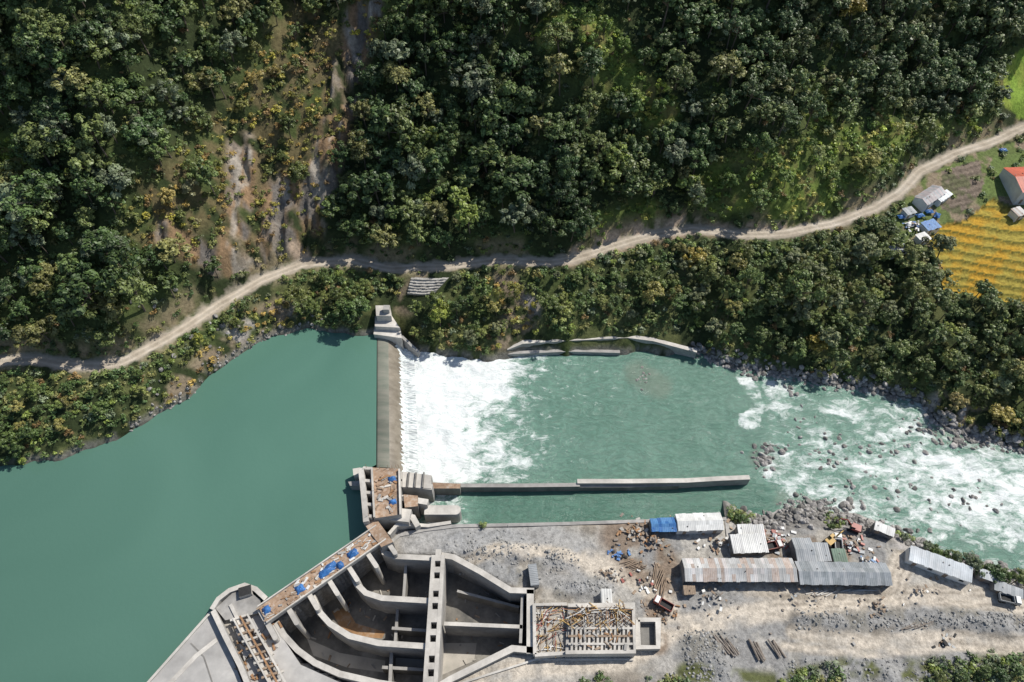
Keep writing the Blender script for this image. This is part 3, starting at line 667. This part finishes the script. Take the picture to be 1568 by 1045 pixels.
shed('small_hut',(1340,800),(1370,812),(1336,808),mats=whites,rise=.3,kind='mono',eave=2.2)
shed('green_roof_hut',(1272,843),(1293,843),(1272,861),mats=[green_p],rise=.4,kind='mono',eave=2.4)
shed('long_camp_shed',(1393,838),(1488,872),(1388,855),mats=paleblues,rise=.6,kind='mono',eave=2.8,wallm=white)
shed('small_hut',(1522,890),(1566,905),(1520,900),mats=grays,rise=.3,kind='mono',eave=2.3)
shed('small_hut',(1500,872),(1530,882),(1498,882),mats=paleblues,rise=.3,kind='mono',eave=2.3)
shed('guard_hut',(920,905),(936,905),(920,922),mats=whites,rise=.3,kind='mono',eave=2.4,wallm=white)
shed('small_hut',(1046,900),(1064,900),(1046,908),mats=[wood],rise=.2,kind='mono',eave=2.0)
def houseg(name,A,Bp,C,at,mats,wallm=white,rise=1.2,eave=3.2,kind='gable'):
    x,y,z=hit(*at); return shed(name,A,Bp,C,gz=z,eave=eave,rise=rise,mats=mats,wallm=wallm,kind=kind,sheet=.8)
pinkish=noisy('faded_roof_sheet',(.34,.30,.30),(.46,.41,.41),.8,.6,.1)
houseg('village_house',(1401,303),(1430,284),(1412,319),(1424,315),[tins[1],pinkish,grays[2],pinkish],eave=3.2)
houseg('village_hut',(1432,304),(1450,292),(1436,312),(1440,312),paleblues,rise=.4,kind='mono',eave=2.4)
houseg('red_roof_house',(1537,258),(1600,256),(1552,295),(1560,300),[redroof],eave=5.5,rise=1.6)
houseg('village_hut',(1548,322),(1562,318),(1552,333),(1555,332),tins,rise=.3,kind='mono',eave=2.4)
houseg('village_hut',(1361,380),(1384,375),(1364,389),(1372,390),grays,rise=.4,kind='mono',eave=2.4)
houseg('village_hut',(1402,362),(1417,357),(1405,372),(1410,375),whites,rise=.3,kind='mono',eave=2.4)
houseg('village_hut',(1410,343),(1430,337),(1414,355),(1420,356),blues,rise=.3,kind='mono',eave=2.2)
houseg('village_hut',(1382,322),(1396,318),(1385,330),(1390,332),grays,rise=.3,kind='mono',eave=2.2)
for u,v in[(1434,332),(1380,334),(1535,232),(1392,345),(1408,332),(1422,326)]:
    x,y,z=hit(u,v); tarp('blue_tarpaulin_cover',x,y,z+.6,3,2,.8,random.random(),bluetarp if u!=1392 else white)

# ------------------------------------------------------------------ machines & materials
def truck(u,v,a,col,gz=5.2):
    x0,y0=P(u,v,gz+1.2); g=empty('dump_truck')
    def T(x,y): x*=.8;y*=.9; return (x0+x*math.cos(a)-y*math.sin(a),y0+x*math.sin(a)+y*math.cos(a))
    q=B(); q.box(*T(0,0),gz+.75,5.3,.9,.3,a,dark); q.done('chassis',g)
    q=B(); q.box(*T(2.5,0),gz+1.45,1.4,2.1,1.5,a,col); q.box(*T(2.4,0),gz+2.3,1.1,1.9,.25,a,white); q.box(*T(3.4,0),gz+1.75,.06,1.8,.7,a,glass); q.box(*T(3.43,0),gz+.8,.25,2.1,.35,a,dark); q.done('cab',g,.1)
    q=B(); q.box(*T(-1,0),gz+1.1,3.7,2.1,.15,a,dark)
    for s in(-1,1): q.box(*T(-1,s*1.15),gz+1.55,3.7,.1,.8,a,col)
    for s in(-3.3,1.3): q.box(*T(s,0),gz+1.6,.1,2.14,.95,a,col)
    q.done('tipper_bed',g)
    q=B(); dx,dy=-math.sin(a),math.cos(a)
    for s in(2.3,-1.4,-2.6):
        for k in(-1,1):
            c=T(s,k*1.0); q.tube((c[0]-dx*.17,c[1]-dy*.17,gz+.5),(c[0]+dx*.17,c[1]+dy*.17,gz+.5),.45,.45,dark,12)
    q.done('wheels',g)
def excavator(u,v,a,col,gz=5.2):
    x0,y0=P(u,v,gz+1.2); g=empty('excavator')
    def T(x,y,aa=a): return (x0+x*math.cos(a)-y*math.sin(a),y0+x*math.sin(a)+y*math.cos(a))
    q=B()
    for k in(-1,1):
        c=T(0,k*1.05); q.box(*c,gz+.45,2.6,.5,.7,a,dark)
        for e in(-1.3,1.3):
            c=T(e,k*1.05); dx,dy=-math.sin(a)*.25,math.cos(a)*.25; q.tube((c[0]-dx,c[1]-dy,gz+.45),(c[0]+dx,c[1]+dy,gz+.45),.35,.35,dark,10)
    q.box(*T(0,0),gz+.7,1.4,1.6,.4,a,dark); q.done('tracks',g)
    q=B(); q.box(*T(-.5,0),gz+1.5,2.5,2.1,1.1,a,col); q.box(*T(-1.9,0),gz+1.5,.5,2.1,.9,a,dark); q.done('body',g,.12)
    q=B(); q.box(*T(.6,.6),gz+2.0,1.3,.85,1.7,a,glass); q.box(*T(.6,.6),gz+2.9,1.35,.9,.12,a,col); q.done('cab',g)
    q=B(); p=[T(1,-.2)+(gz+1.6,),T(2.8,-.2)+(gz+3.6,),T(4.4,-.2)+(gz+2.8,),T(4.9,-.2)+(gz+.8,)]
    for i in range(3): q.tube(p[i],p[i+1],.24-.05*i,.2-.05*i,col,4)
    q.tube(T(1.4,-.2)+(gz+1.5,),T(2.6,-.2)+(gz+3.0,),.1,.1,dark,6); q.done('boom_and_arm',g)
    q=B(); c=T(4.7,-.2); q.box(*c,gz+.5,.8,1.0,.8,a,dark); 
    for k in(-.4,-.13,.13,.4): q.box(*T(4.2,-.2+k),gz+.2,.3,.1,.15,a,dark)
    q.done('bucket',g)
truck(1016,925,2.6,red); truck(1183,836,.2,red); truck(1283,832,1.4,white); truck(1545,918,-.25,grays[0])
excavator(1308,808,2.7,red); excavator(1272,828,.6,yellow)
def pile(name,u0,v0,u1,v1,n,mat,r=.25,L=6,gz=5.2,ang=None):
    q=B()
    for i in range(n):
        t=(i+.5)/n; u=u0+(u1-u0)*t;v=v0+(v1-v0)*t; x,y=P(u,v,gz); a=(ang if ang is not None else 0)+random.uniform(-.15,.15); l=L*random.uniform(.6,1.1)/2
        z=gz+r+random.uniform(0,.35)
        q.tube((x-l*math.cos(a),y-l*math.sin(a),z),(x+l*math.cos(a),y+l*math.sin(a),z+random.uniform(-.1,.1)),r,r*.85,mat,7)
    q.done(name)
greywood=noisy('weathered_log',(.17,.14,.115),(.30,.26,.22),1.5,.9,.3)
pile('log_pile',1100,988,1125,992,7,greywood,.22,6.5,5.0,2.1); pile('log_pile',1152,996,1166,998,4,greywood,.3,6.0,5.0,2.0); pile('log_pile',1182,994,1195,994,3,greywood,.3,6.0,5.0,2.0)
pile('timber_pile',1000,875,1018,905,9,wood,.16,7,5.0,1.2)
pile('timber_pile',958,860,985,872,8,wood,.13,4,5.0,.4)
pile('steel_pipe_stack',1290,905,1330,905,6,grays[0],.2,5,5.0,.1)
pile('steel_pipe_stack',1240,908,1275,910,5,concrete_light,.2,4,5.0,.3)
pile('timber_pile',1385,960,1430,957,4,greywood,.16,8,5.2,.25)
pile('timber_pile',1520,945,1560,965,4,greywood,.18,9,5.2,.3)
def heap(name,u,v,n,mats,spread,sz,gz=5.1):
    x0,y0=P(u,v,gz); q=B()
    for i in range(n):
        r=abs(random.gauss(0,1))*spread; t=random.random()*6.28; x=x0+r*math.cos(t);y=y0+r*math.sin(t)*.7
        h=max(0,(spread*1.2-r))*.35
        q.box(x,y,gz+h*random.random()+.1,sz*random.uniform(.4,1.6),sz*random.uniform(.3,.9),sz*random.uniform(.15,.5),random.random()*3,random.choice(mats))
    q.done(name)
heap('blue_drum_heap',945,850,26,[bluetarp,blues[1],dark],2.0,.8)
heap('scrap_heap',975,815,70,[wood,greywood,rebar,concrete_light],3.8,1.0)
heap('scrap_heap',1190,828,70,[wood,greywood,red,white,grays[0]],3.2,1.0)
heap('scrap_heap',1300,835,80,[wood,greywood,white,grays[0],red],4,1.0)
heap('scrap_heap',1020,940,40,[wood,greywood,rebar],3,.8)
heap('scrap_heap',1395,345,50,[white,bluetarp,wood,tins[0],greywood],3,1.0,hit(1395,345)[2])
heap('scrap_heap',1250,850,26,[wood,greywood,white],2.5,.8)
heap('scrap_heap',935,880,40,[wood,greywood,concrete_light],3,.7)
heap('scrap_heap',1445,988,30,[dark,grays[1],wood],2.5,.8)
heap('scrap_heap',1340,925,24,[wood,greywood],5,.8)
heap('scrap_heap',1000,830,60,[wood,greywood,concrete,rebar],5,.8)
heap('scrap_heap',1410,905,20,[wood,greywood,white],5,.7)
heap('scrap_heap',1090,915,40,[wood,greywood,concrete,white],7,.8)
heap('scrap_heap',1100,832,50,[wood,greywood,concrete,white,rust],5,.9)
heap('scrap_heap',990,895,30,[wood,greywood,red,white],3.5,.9)
heap('scrap_heap',1240,915,40,[wood,greywood,concrete,grays[1]],8,.7)
heap('scrap_heap',1330,862,30,[wood,greywood,white,blues[1]],4,.8)
q=B(); 
X0,Y0=P(817,880,7.6); q.box(X0,Y0,6.4,2.4,6.0,2.6,.12,grays[2]); 
for k in range(12): q.box(X0-(-2.75+k*.5)*math.sin(.12),Y0-2.75+k*.5,6.45,2.5,.12,2.62,.12,grays[1])
q.done('shipping_container')

# ------------------------------------------------------------------ instancing
def geo_scatter(name,coll,pts,rot,scl,vid,tint):
    n=len(pts); me=bpy.data.meshes.new(name); me.vertices.add(n); me.vertices.foreach_set('co',np.asarray(pts,float).ravel())
    for k,t,v,f in(('rot','FLOAT_VECTOR',rot,'vector'),('scl','FLOAT_VECTOR',scl,'vector'),('tint','FLOAT_VECTOR',tint,'vector')):
        a=me.attributes.new(k,t,'POINT'); a.data.foreach_set(f,np.asarray(v,float).ravel())
    a=me.attributes.new('vid','INT','POINT'); a.data.foreach_set('value',np.asarray(vid,np.int32))
    o=bpy.data.objects.new(name,me); link(o)
    ng=bpy.data.node_groups.new(name+'_nodes','GeometryNodeTree')
    ng.interface.new_socket('Geometry',in_out='INPUT',socket_type='NodeSocketGeometry'); ng.interface.new_socket('Geometry',in_out='OUTPUT',socket_type='NodeSocketGeometry')
    gi=ng.nodes.new('NodeGroupInput'); go=ng.nodes.new('NodeGroupOutput'); ip=ng.nodes.new('GeometryNodeInstanceOnPoints'); ci=ng.nodes.new('GeometryNodeCollectionInfo')
    ci.inputs['Collection'].default_value=coll; ci.inputs['Separate Children'].default_value=True; ci.inputs['Reset Children'].default_value=True
    L=ng.links.new
    def na(k,t):
        x=ng.nodes.new('GeometryNodeInputNamedAttribute'); x.data_type=t; x.inputs['Name'].default_value=k; return x.outputs['Attribute']
    L(gi.outputs[0],ip.inputs['Points']); L(ci.outputs[0],ip.inputs['Instance']); ip.inputs['Pick Instance'].default_value=True
    L(na('vid','INT'),ip.inputs['Instance Index']); er=ng.nodes.new('FunctionNodeEulerToRotation'); L(na('rot','FLOAT_VECTOR'),er.inputs[0]); L(er.outputs[0],ip.inputs['Rotation'])
    L(na('scl','FLOAT_VECTOR'),ip.inputs['Scale']); L(ip.outputs[0],go.inputs[0])
    md=o.modifiers.new('instances','NODES'); md.node_group=ng; return o
def leafmat():
    m,nt,b=newmat('foliage'); L=nt.links.new
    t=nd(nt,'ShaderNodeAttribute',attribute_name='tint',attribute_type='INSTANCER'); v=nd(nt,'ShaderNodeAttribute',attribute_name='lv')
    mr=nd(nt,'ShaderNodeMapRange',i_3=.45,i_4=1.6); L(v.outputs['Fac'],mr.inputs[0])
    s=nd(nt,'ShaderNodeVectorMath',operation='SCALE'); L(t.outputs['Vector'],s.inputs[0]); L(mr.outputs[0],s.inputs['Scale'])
    L(s.outputs[0],b.inputs['Base Color']); b.inputs['Roughness'].default_value=.5; b.inputs['Specular IOR Level'].default_value=.4; return m
leafm=leafmat(); bark=noisy('bark',(.08,.06,.045),(.16,.13,.10),2,.9,.4)
def crown(name,coll,clumps,per,size,limbs=True,trunk_h=0,tr=.25,flat=.8):
    q=B()
    if trunk_h:
        q.tube((0,0,-1.5),(.1,0,trunk_h),tr,tr*.6,bark,7)
        for c,r in clumps[::2]: q.tube((.1,0,trunk_h*.75),tuple(c),tr*.45,.05,bark,4)
    V=[];LV=[];o=len(q.v)
    for c,r in clumps:
        n=int(per*r*r); cb=random.random()*.5
        d=rng.normal(size=(n,3)); d/=np.linalg.norm(d,axis=1)[:,None]; d[:,2]=np.where(d[:,2]<-.25,-d[:,2],d[:,2])
        p=np.array(c)+d*r*rng.uniform(.55,1.15,(n,1))*np.array([1,1,flat])
        nn=d+rng.normal(size=(n,3))*.4+np.array([0,0,.4]); nn/=np.linalg.norm(nn,axis=1)[:,None]
        rv=rng.normal(size=(n,3)); t=np.cross(nn,rv); t/=np.linalg.norm(t,axis=1)[:,None]+1e-9; bt=np.cross(nn,t)
        s=size*rng.uniform(.5,1.25,(n,1)); t=t*s; bt=bt*s*.55
        quad=np.stack([p-t,p-bt*1.0,p+t,p+bt],1).reshape(-1,3)
        V.append(quad); LV.append(np.repeat(cb+rng.uniform(0,.5,n),4))
    V=np.concatenate(V); LV=np.concatenate(LV); nq=len(V)//4
    allv=q.v+[tuple(x) for x in V]; allf=q.f+[(o+4*i,o+4*i+1,o+4*i+2,o+4*i+3) for i in range(nq)]
    me=bpy.data.meshes.new(name); me.from_pydata(allv,[],allf); me.materials.append(leafm); me.materials.append(bark)
    me.polygons.foreach_set('material_index',[1]*len(q.f)+[0]*nq)
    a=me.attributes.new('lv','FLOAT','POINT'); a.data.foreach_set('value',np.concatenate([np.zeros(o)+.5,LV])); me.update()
    ob=bpy.data.objects.new(name,me); coll.objects.link(ob)
tc=bpy.data.collections.new('broadleaf_trees'); NT=12
for k in range(NT):
    R=random.uniform(3.4,4.8); H=random.uniform(7,10); cl=[]
    m=random.choice([13,17,22,28]); ox=random.uniform(-.8,.8); oy=random.uniform(-.8,.8); ell=random.uniform(.72,1.2)
    for i in range(m):
        ph=math.acos(1-1.35*(i+.5)/m); th=i*2.399+random.uniform(-.5,.5)
        rr=R*random.uniform(.55,1.12)*(.72 if i%5==0 else 1)
        cl.append(((ox+rr*math.sin(ph)*math.cos(th)*ell,oy+rr*math.sin(ph)*math.sin(th)/ell,H-R*.75+rr*.95*math.cos(ph)),R*random.uniform(.17,.36)))
    cl.append(((0,0,H-R*.6),R*.42))
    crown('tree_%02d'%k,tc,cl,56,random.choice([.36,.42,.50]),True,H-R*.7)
sc=bpy.data.collections.new('shrubs'); NSH=6
for k in range(NSH):
    cl=[((random.uniform(-.9,.9),random.uniform(-.9,.9),random.uniform(.2,.9)),random.uniform(.45,.8)) for _ in range(6)]
    crown('shrub_%02d'%k,sc,cl,42,.30,trunk_h=.5,tr=.06)
greens=np.array([(.046,.080,.026),(.062,.100,.030),(.084,.122,.036),(.110,.138,.042),(.112,.138,.076),(.150,.150,.050),(.140,.180,.038)])*1.15
def scat_points(step,x0,x1,y0,y1,jit=.5):
    xs=np.arange(x0,x1,step);ys_=np.arange(y0,y1,step); X,Y=np.meshgrid(xs,ys_); X=X.ravel()+rng.uniform(-jit,jit,X.size)*step; Y=Y.ravel()+rng.uniform(-jit,jit,Y.size)*step
    return X,Y
def info(X,Y):
    Z,J=terrain(X,Y,True); U,V=UV(X,Y,Z); J['U']=U;J['V']=V; J['tg']=inside(U,V,TG)|inside(U,V,[(1530,150),(1640,165),(1640,192),(1540,200)]); J['pdv']=inside(U,V,paddy)|inside(U,V,vill)|J['tg']; J['gr']=near(U,V,grass); J['cl']=near(U,V,cliffs)*(J['dr']>3)
    J['sb']=near(U,V,shrubby)*(J['dr']>3)
    J['low']=near(U,V,lowz)*(~J['south'])
    J['pier']=inside(U,V,[(560,455),(625,455),(640,540),(560,530)])|inside(U,V,[(615,420),(700,418),(690,462),(610,474)]); return Z,J
def sel(J,keep): return {k:(v[keep] if hasattr(v,'shape') and v.shape else v) for k,v in J.items()}
# --- trees
X,Y=scat_points(5.7,-300,310,60,345,.55); Z,J=info(X,Y); n=fbm(X,Y,22,3,6); r=rng.random(len(X))
dsh=Y-J['ys']; wallz=(J['U']>765)&(J['U']<1078)
keep=(dsh>np.where(wallz,9.0,2.5))&((J['dr']>4.6)|(J['dr']<-5.5))&(~J['south'])&(~J['pdv'])&(~J['pier'])
keep&=r>(.05+1.0*np.clip(J['cl'],0,1)+.62*J['gr']+.55*J['low']+.50*J['sb'])
keep&=(n>.30)|(r>.7)
X,Y,Z,n=X[keep],Y[keep],Z[keep],n[keep]; J=sel(J,keep)
N=len(X); S=rng.uniform(.6,1.35,N)*np.where(J['dr']<0,.74,1.0)*(1-.4*J['gr'])*(1-.3*J['sb']); S=np.where(rng.random(N)<.07,S*1.35,S); S=np.where((J['dr']<0)&(J['dr']>-11),S*.6,S); S=np.where((J['dr']<0)&(J['U']<300),S*.72,S)
ti=rng.choice(7,N,p=[.22,.22,.19,.13,.11,.08,.05])
T=greens[ti]*rng.uniform(.75,1.3,(N,1))*(.70+.62*fbm(X,Y,50,2,4))[:,None]
rightish=sst(850,1500,J['U'])[:,None]*.4; T=T*(1-rightish)+np.array([.118,.146,.072])*rng.uniform(.7,1.3,(N,1))*rightish
T=T*(1+.7*J['gr'][:,None]*np.array([1.3,1.1,.2])); T=T*(1+.45*np.clip(J['cl']+J['low']+J['sb']*.7,0,1)[:,None]*np.array([1.6,.6,.2]))
T=T*np.where((J['dr']<0)[:,None],np.array([[1.28,1.16,1.0]]),1.0)
ye=rng.random(N)<.007; T[ye]=(.24,.19,.035)
rot=np.stack([rng.uniform(-.12,.12,N)-.08,rng.uniform(-.12,.12,N),rng.uniform(0,6.28,N)],1)
geo_scatter('hillside_forest',tc,np.stack([X,Y,Z-.3],1),rot,np.stack([S,S,S*rng.uniform(.85,1.25,N)],1),rng.integers(0,NT,N),T)
occ=set(zip(np.floor(X[S>.7]/2.6).astype(int).tolist(),np.floor(Y[S>.7]/2.6).astype(int).tolist()))
occ|={(a_,b_+1) for a_,b_ in occ}
print('trees',N)
# --- shrubs on the slopes
X,Y=scat_points(2.1,-265,275,70,310); Z,J=info(X,Y); r=rng.random(len(X)); n=fbm(X,Y,7,3,2)
wallz=(J['U']>765)&(J['U']<1078)
keep=(Y-J['ys']>np.where(wallz,5.0,.8))&((J['dr']>2.9)|(J['dr']<-3.2))&(~J['south'])&(~inside(J['U'],J['V'],paddy))&(~J['pier'])&(~J['tg'])
scarm=near(J['U'],J['V'],[([(930,368),(1000,350),(1060,342)],13)])
keep&=r>(.06+.50*J['cl']+.25*J['low']+.8*J['pdv']+.2*sst(.5,.6,n)+scarm)
keep&=np.array([(a_,b_) not in occ for a_,b_ in zip(np.floor(X/2.6).astype(int).tolist(),np.floor(Y/2.6).astype(int).tolist())])
X,Y,Z=X[keep],Y[keep],Z[keep]; J=sel(J,keep)
N=len(X); S=rng.uniform(.5,1.4,N); T=greens[rng.choice(7,N,p=[.12,.2,.2,.15,.08,.15,.1])]*rng.uniform(.8,1.2,(N,1))
T=T*(1+.8*J['gr'][:,None]*np.array([1.2,1.1,.2])); T=T*(1+.6*np.clip(J['cl']+J['low']+J['sb'],0,1)[:,None]*np.array([1.6,.6,.2]))
T=T*np.where(J['dr']<0,1.2,1)[:,None]
br=rng.random(N)<.03+.14*np.clip(J['cl']+J['low']*.6+J['sb']*.9,0,1); T[br]=np.array([(.20,.13,.05)])*rng.uniform(.7,1.2,(int(br.sum()),1))
rot=np.stack([rng.uniform(-.3,.3,N),rng.uniform(-.3,.3,N),rng.uniform(0,6.28,N)],1)
geo_scatter('hillside_undergrowth',sc,np.stack([X,Y,Z-.1],1),rot,np.stack([S,S,S],1),rng.integers(0,NSH,N),T); print('shrubs',N)
# --- shrubs and small trees on works side
X,Y=scat_points(1.7,-20,260,-20,140); Z=terrain(X,Y); U,V=UV(X,Y,Z)
mk=near(U,V,[([(1400,1040),(1568,1022)],26),([(1215,1046),(1320,1034)],16),([(1430,835),(1500,862),(1568,880)],14),([(1270,800),(1280,803)],10),([(1125,790),(1140,792)],9),([(1380,815),(1400,822)],10),([(880,1048),(930,1050)],10),([(1000,1045),(1060,1050)],9),([(715,800),(740,803)],5),([(1560,820),(1700,880)],14)])
n=fbm(X,Y,6,3,3); keep=(rng.random(len(X))<mk*1.0)&(n>.40)&(Z>.5)&(sd(X,Y,LAND)>-9); X,Y,Z=X[keep],Y[keep],Z[keep]; N=len(X); S=rng.uniform(.6,1.5,N)
geo_scatter('riverbank_shrubs',sc,np.stack([X,Y,Z-.1],1),np.stack([X*0,X*0,rng.uniform(0,6.28,N)],1),np.stack([S,S,S],1),rng.integers(0,NSH,N),greens[rng.choice(7,N)]*1.1)
tl=[(1440,838,.5),(1455,846,.45),(1470,848,.6),(1488,858,.65),(1500,864,.55),(1515,870,.5),(1530,874,.65),(1548,880,.6),(1566,884,.65),(1590,893,.6),(1425,832,.4),(1440,1035,.4),(1475,1040,.45),(1530,1036,.45),(1556,1030,.45),(1505,1028,.4),(1420,1050,.4),(1276,803,.3),(1390,818,.35),(1134,790,.35)]
for i,(u,v,s) in enumerate(tl):
    x,y=P(u,v,5+s*6); z=max(float(terrain(np.array([x]),np.array([y]))[0]),.3)
    tl[i]=(x,y,z,s)
A=np.array(tl); N=len(A); s3=A[:,3:4]*np.ones((1,3))
geo_scatter('riverbank_trees',tc,A[:,:3],np.stack([A[:,0]*0,A[:,0]*0,rng.uniform(0,6.28,N)],1),s3,rng.integers(0,NT,N),greens[rng.choice(5,N)])
# --- rocks
rc=bpy.data.collections.new('rocks')
def rockmat():
    m,nt,b=newmat('boulder_stone'); L=nt.links.new
    t=nd(nt,'ShaderNodeAttribute',attribute_name='tint',attribute_type='INSTANCER'); tc_=nd(nt,'ShaderNodeTexCoord')
    n=nd(nt,'ShaderNodeTexNoise',i_Scale=2.,i_Detail=6.); L(tc_.outputs['Object'],n.inputs['Vector']); mr=nd(nt,'ShaderNodeMapRange',i_1=.3,i_2=.7,i_3=.65,i_4=1.3); L(n.outputs[0],mr.inputs[0])
    s=nd(nt,'ShaderNodeVectorMath',operation='SCALE'); L(t.outputs['Vector'],s.inputs[0]); L(mr.outputs[0],s.inputs['Scale']); L(s.outputs[0],b.inputs['Base Color']); b.inputs['Roughness'].default_value=.85; return m
rkm=rockmat()
for k in range(6):
    bm=bmesh.new(); bmesh.ops.create_icosphere(bm,subdivisions=2,radius=1)
    ax=[random.uniform(.7,1.2) for _ in range(3)]
    pl=[(Vector((random.gauss(0,1),random.gauss(0,1),random.gauss(0,1))).normalized(),random.uniform(.6,.85)) for _ in range(7)]
    for v in bm.verts:
        for nn,dd_ in pl:
            e=v.co.dot(nn)-dd_
            if e>0: v.co-=nn*e
        v.co=Vector((v.co.x*ax[0],v.co.y*ax[1],v.co.z*ax[2]*.75))*random.uniform(.96,1.04)
    me=bpy.data.meshes.new('rock_%d'%k); bm.to_mesh(me); bm.free(); me.materials.append(rkm); rc.objects.link(bpy.data.objects.new('rock_%d'%k,me))
R=[]
def addr(x,y,z,s,c): R.append((x,y,z,s,c))
for i in range(2400):
    if i%2: 
        u=random.uniform(1070,1640); x=P(u,600,0)[0]; x+=random.uniform(-2,2); y=float(np.interp(x,shore[:,0],shore[:,1]))+random.gauss(0,1.3)
    else:
        pts=[(1128,798),(1180,800),(1250,788),(1310,803),(1370,818),(1420,842),(1480,866),(1568,888),(1700,930)]
        u=random.uniform(1128,1690); v=float(np.interp(u,[p[0] for p in pts],[p[1] for p in pts]))+random.gauss(0,9); x,y=P(u,v,1)
    addr(x,y,None,random.choice([.25,.3,.4,.5,.7,.9,1.2]),.9)
for (u,v,n_,sx,sy,mx) in [(1165,705,34,20,18,1.3),(1210,598,8,10,10,1.4),(985,580,20,8,12,.8),(1290,700,30,60,22,1.0),(1430,650,60,40,22,1.4),(1500,675,80,60,14,1.2),(1250,775,90,60,12,1.2),(1350,690,26,50,20,1.1),(1460,770,30,70,34,1.1),(1110,553,20,30,5,.9),(1180,688,14,16,8,1.2),(1330,745,18,50,20,1.0),(1220,650,12,30,25,.9)]:
    for _ in range(n_):
        uu=random.gauss(u,sx*.6);vv=random.gauss(v,sy*.6); x,y=P(uu,vv,0); addr(x,y,None,random.uniform(.35,1)*mx,.8)
for _ in range(120):
    u=random.uniform(200,500); v=float(np.interp(u,[p[0] for p in shoreL],[p[1] for p in shoreL]))-abs(random.gauss(0,5)); x,y=P(u,v,6.3); addr(x,y,None,random.uniform(.2,.7),1.0)
for _ in range(90):
    u=random.uniform(230,440); v=random.uniform(470,620); x,y=P(u,v,10); addr(x,y,None,random.uniform(.3,1.2),1.1)
nbig=len(R)
for _ in range(3200):
    k=random.random()
    if k<.3: u,v=random.uniform(1215,1600),random.gauss(950,9)
    elif k<.5: u,v=random.gauss(1080,20),random.uniform(965,1048)
    elif k<.72: u,v=random.uniform(1200,1600),random.uniform(1008,1050)
    elif k<.86: u,v=random.gauss(760,40),random.gauss(848,16)
    elif k<.93: u,v=random.gauss(855,16),random.gauss(860,10)
    else: u,v=random.uniform(850,940),random.gauss(898,7)
    x,y=P(u,v,5); addr(x,y,None,.07+.45*random.random()**3,1.0)
xs=np.array([q_[0] for q_ in R]);ysr=np.array([q_[1] for q_ in R]); zs=terrain(xs,ysr); ok=np.ones(len(xs),bool)
zs=np.where(xs<-50,zs,np.maximum(zs,-.25)); ok&=~((xs<-40)&(zs<5.6)); roadd=np.abs(np.interp(xs,road[:,0],road[:,1])-ysr); ok&=roadd>4.5
ss=np.array([q_[3] for q_ in R]); N=len(xs)
cc=np.where(rng.random((N,1))<.5,np.array([[.30,.285,.27]]),np.array([[.20,.19,.175]]))*rng.uniform(.7,1.3,(N,1)); cc[nbig:]=np.array([.30,.295,.28])*rng.uniform(.7,1.25,(N-nbig,1))
pts=np.stack([xs,ysr,zs+ss*.15],1)[ok]; ss=ss[ok]; cc=cc[ok]; N=len(pts)
geo_scatter('river_boulders',rc,pts,rng.uniform(-.6,6.28,(N,3))*np.array([.1,.1,1]),np.stack([ss,ss,ss],1),rng.integers(0,6,N),cc)

# ------------------------------------------------------------------ light, sky, camera
sv=Vector((.54,.34,.76)).normalized()
sun=bpy.data.lights.new('sun','SUN'); sun.energy=5.0; sun.angle=math.radians(.5); sun.color=(1,.955,.88)
so=bpy.data.objects.new('sun',sun); link(so); so.rotation_euler=sv.to_track_quat('Z','Y').to_euler()
w=bpy.data.worlds.new('World'); bpy.context.scene.world=w; w.use_nodes=True; nt=w.node_tree
sky=nt.nodes.new('ShaderNodeTexSky'); sky.sky_type='NISHITA'; sky.sun_disc=False; sky.sun_elevation=math.asin(sv.z); sky.sun_rotation=math.atan2(sv.x,sv.y)
bg=nt.nodes['Background']; bg.inputs['Strength'].default_value=.11; nt.links.new(sky.outputs[0],bg.inputs[0])
cam=bpy.data.cameras.new('camera'); cam.lens=24; cam.sensor_width=36; cam.clip_end=6000; cam.clip_start=1
co=bpy.data.objects.new('camera',cam); link(co); co.location=(0,0,HC); co.rotation_euler=(math.radians(90)-PITCH,0,0)
bpy.context.scene.camera=co
sc_=bpy.context.scene; sc_.view_settings.view_transform='Standard'; sc_.view_settings.look='None'; sc_.view_settings.exposure=0
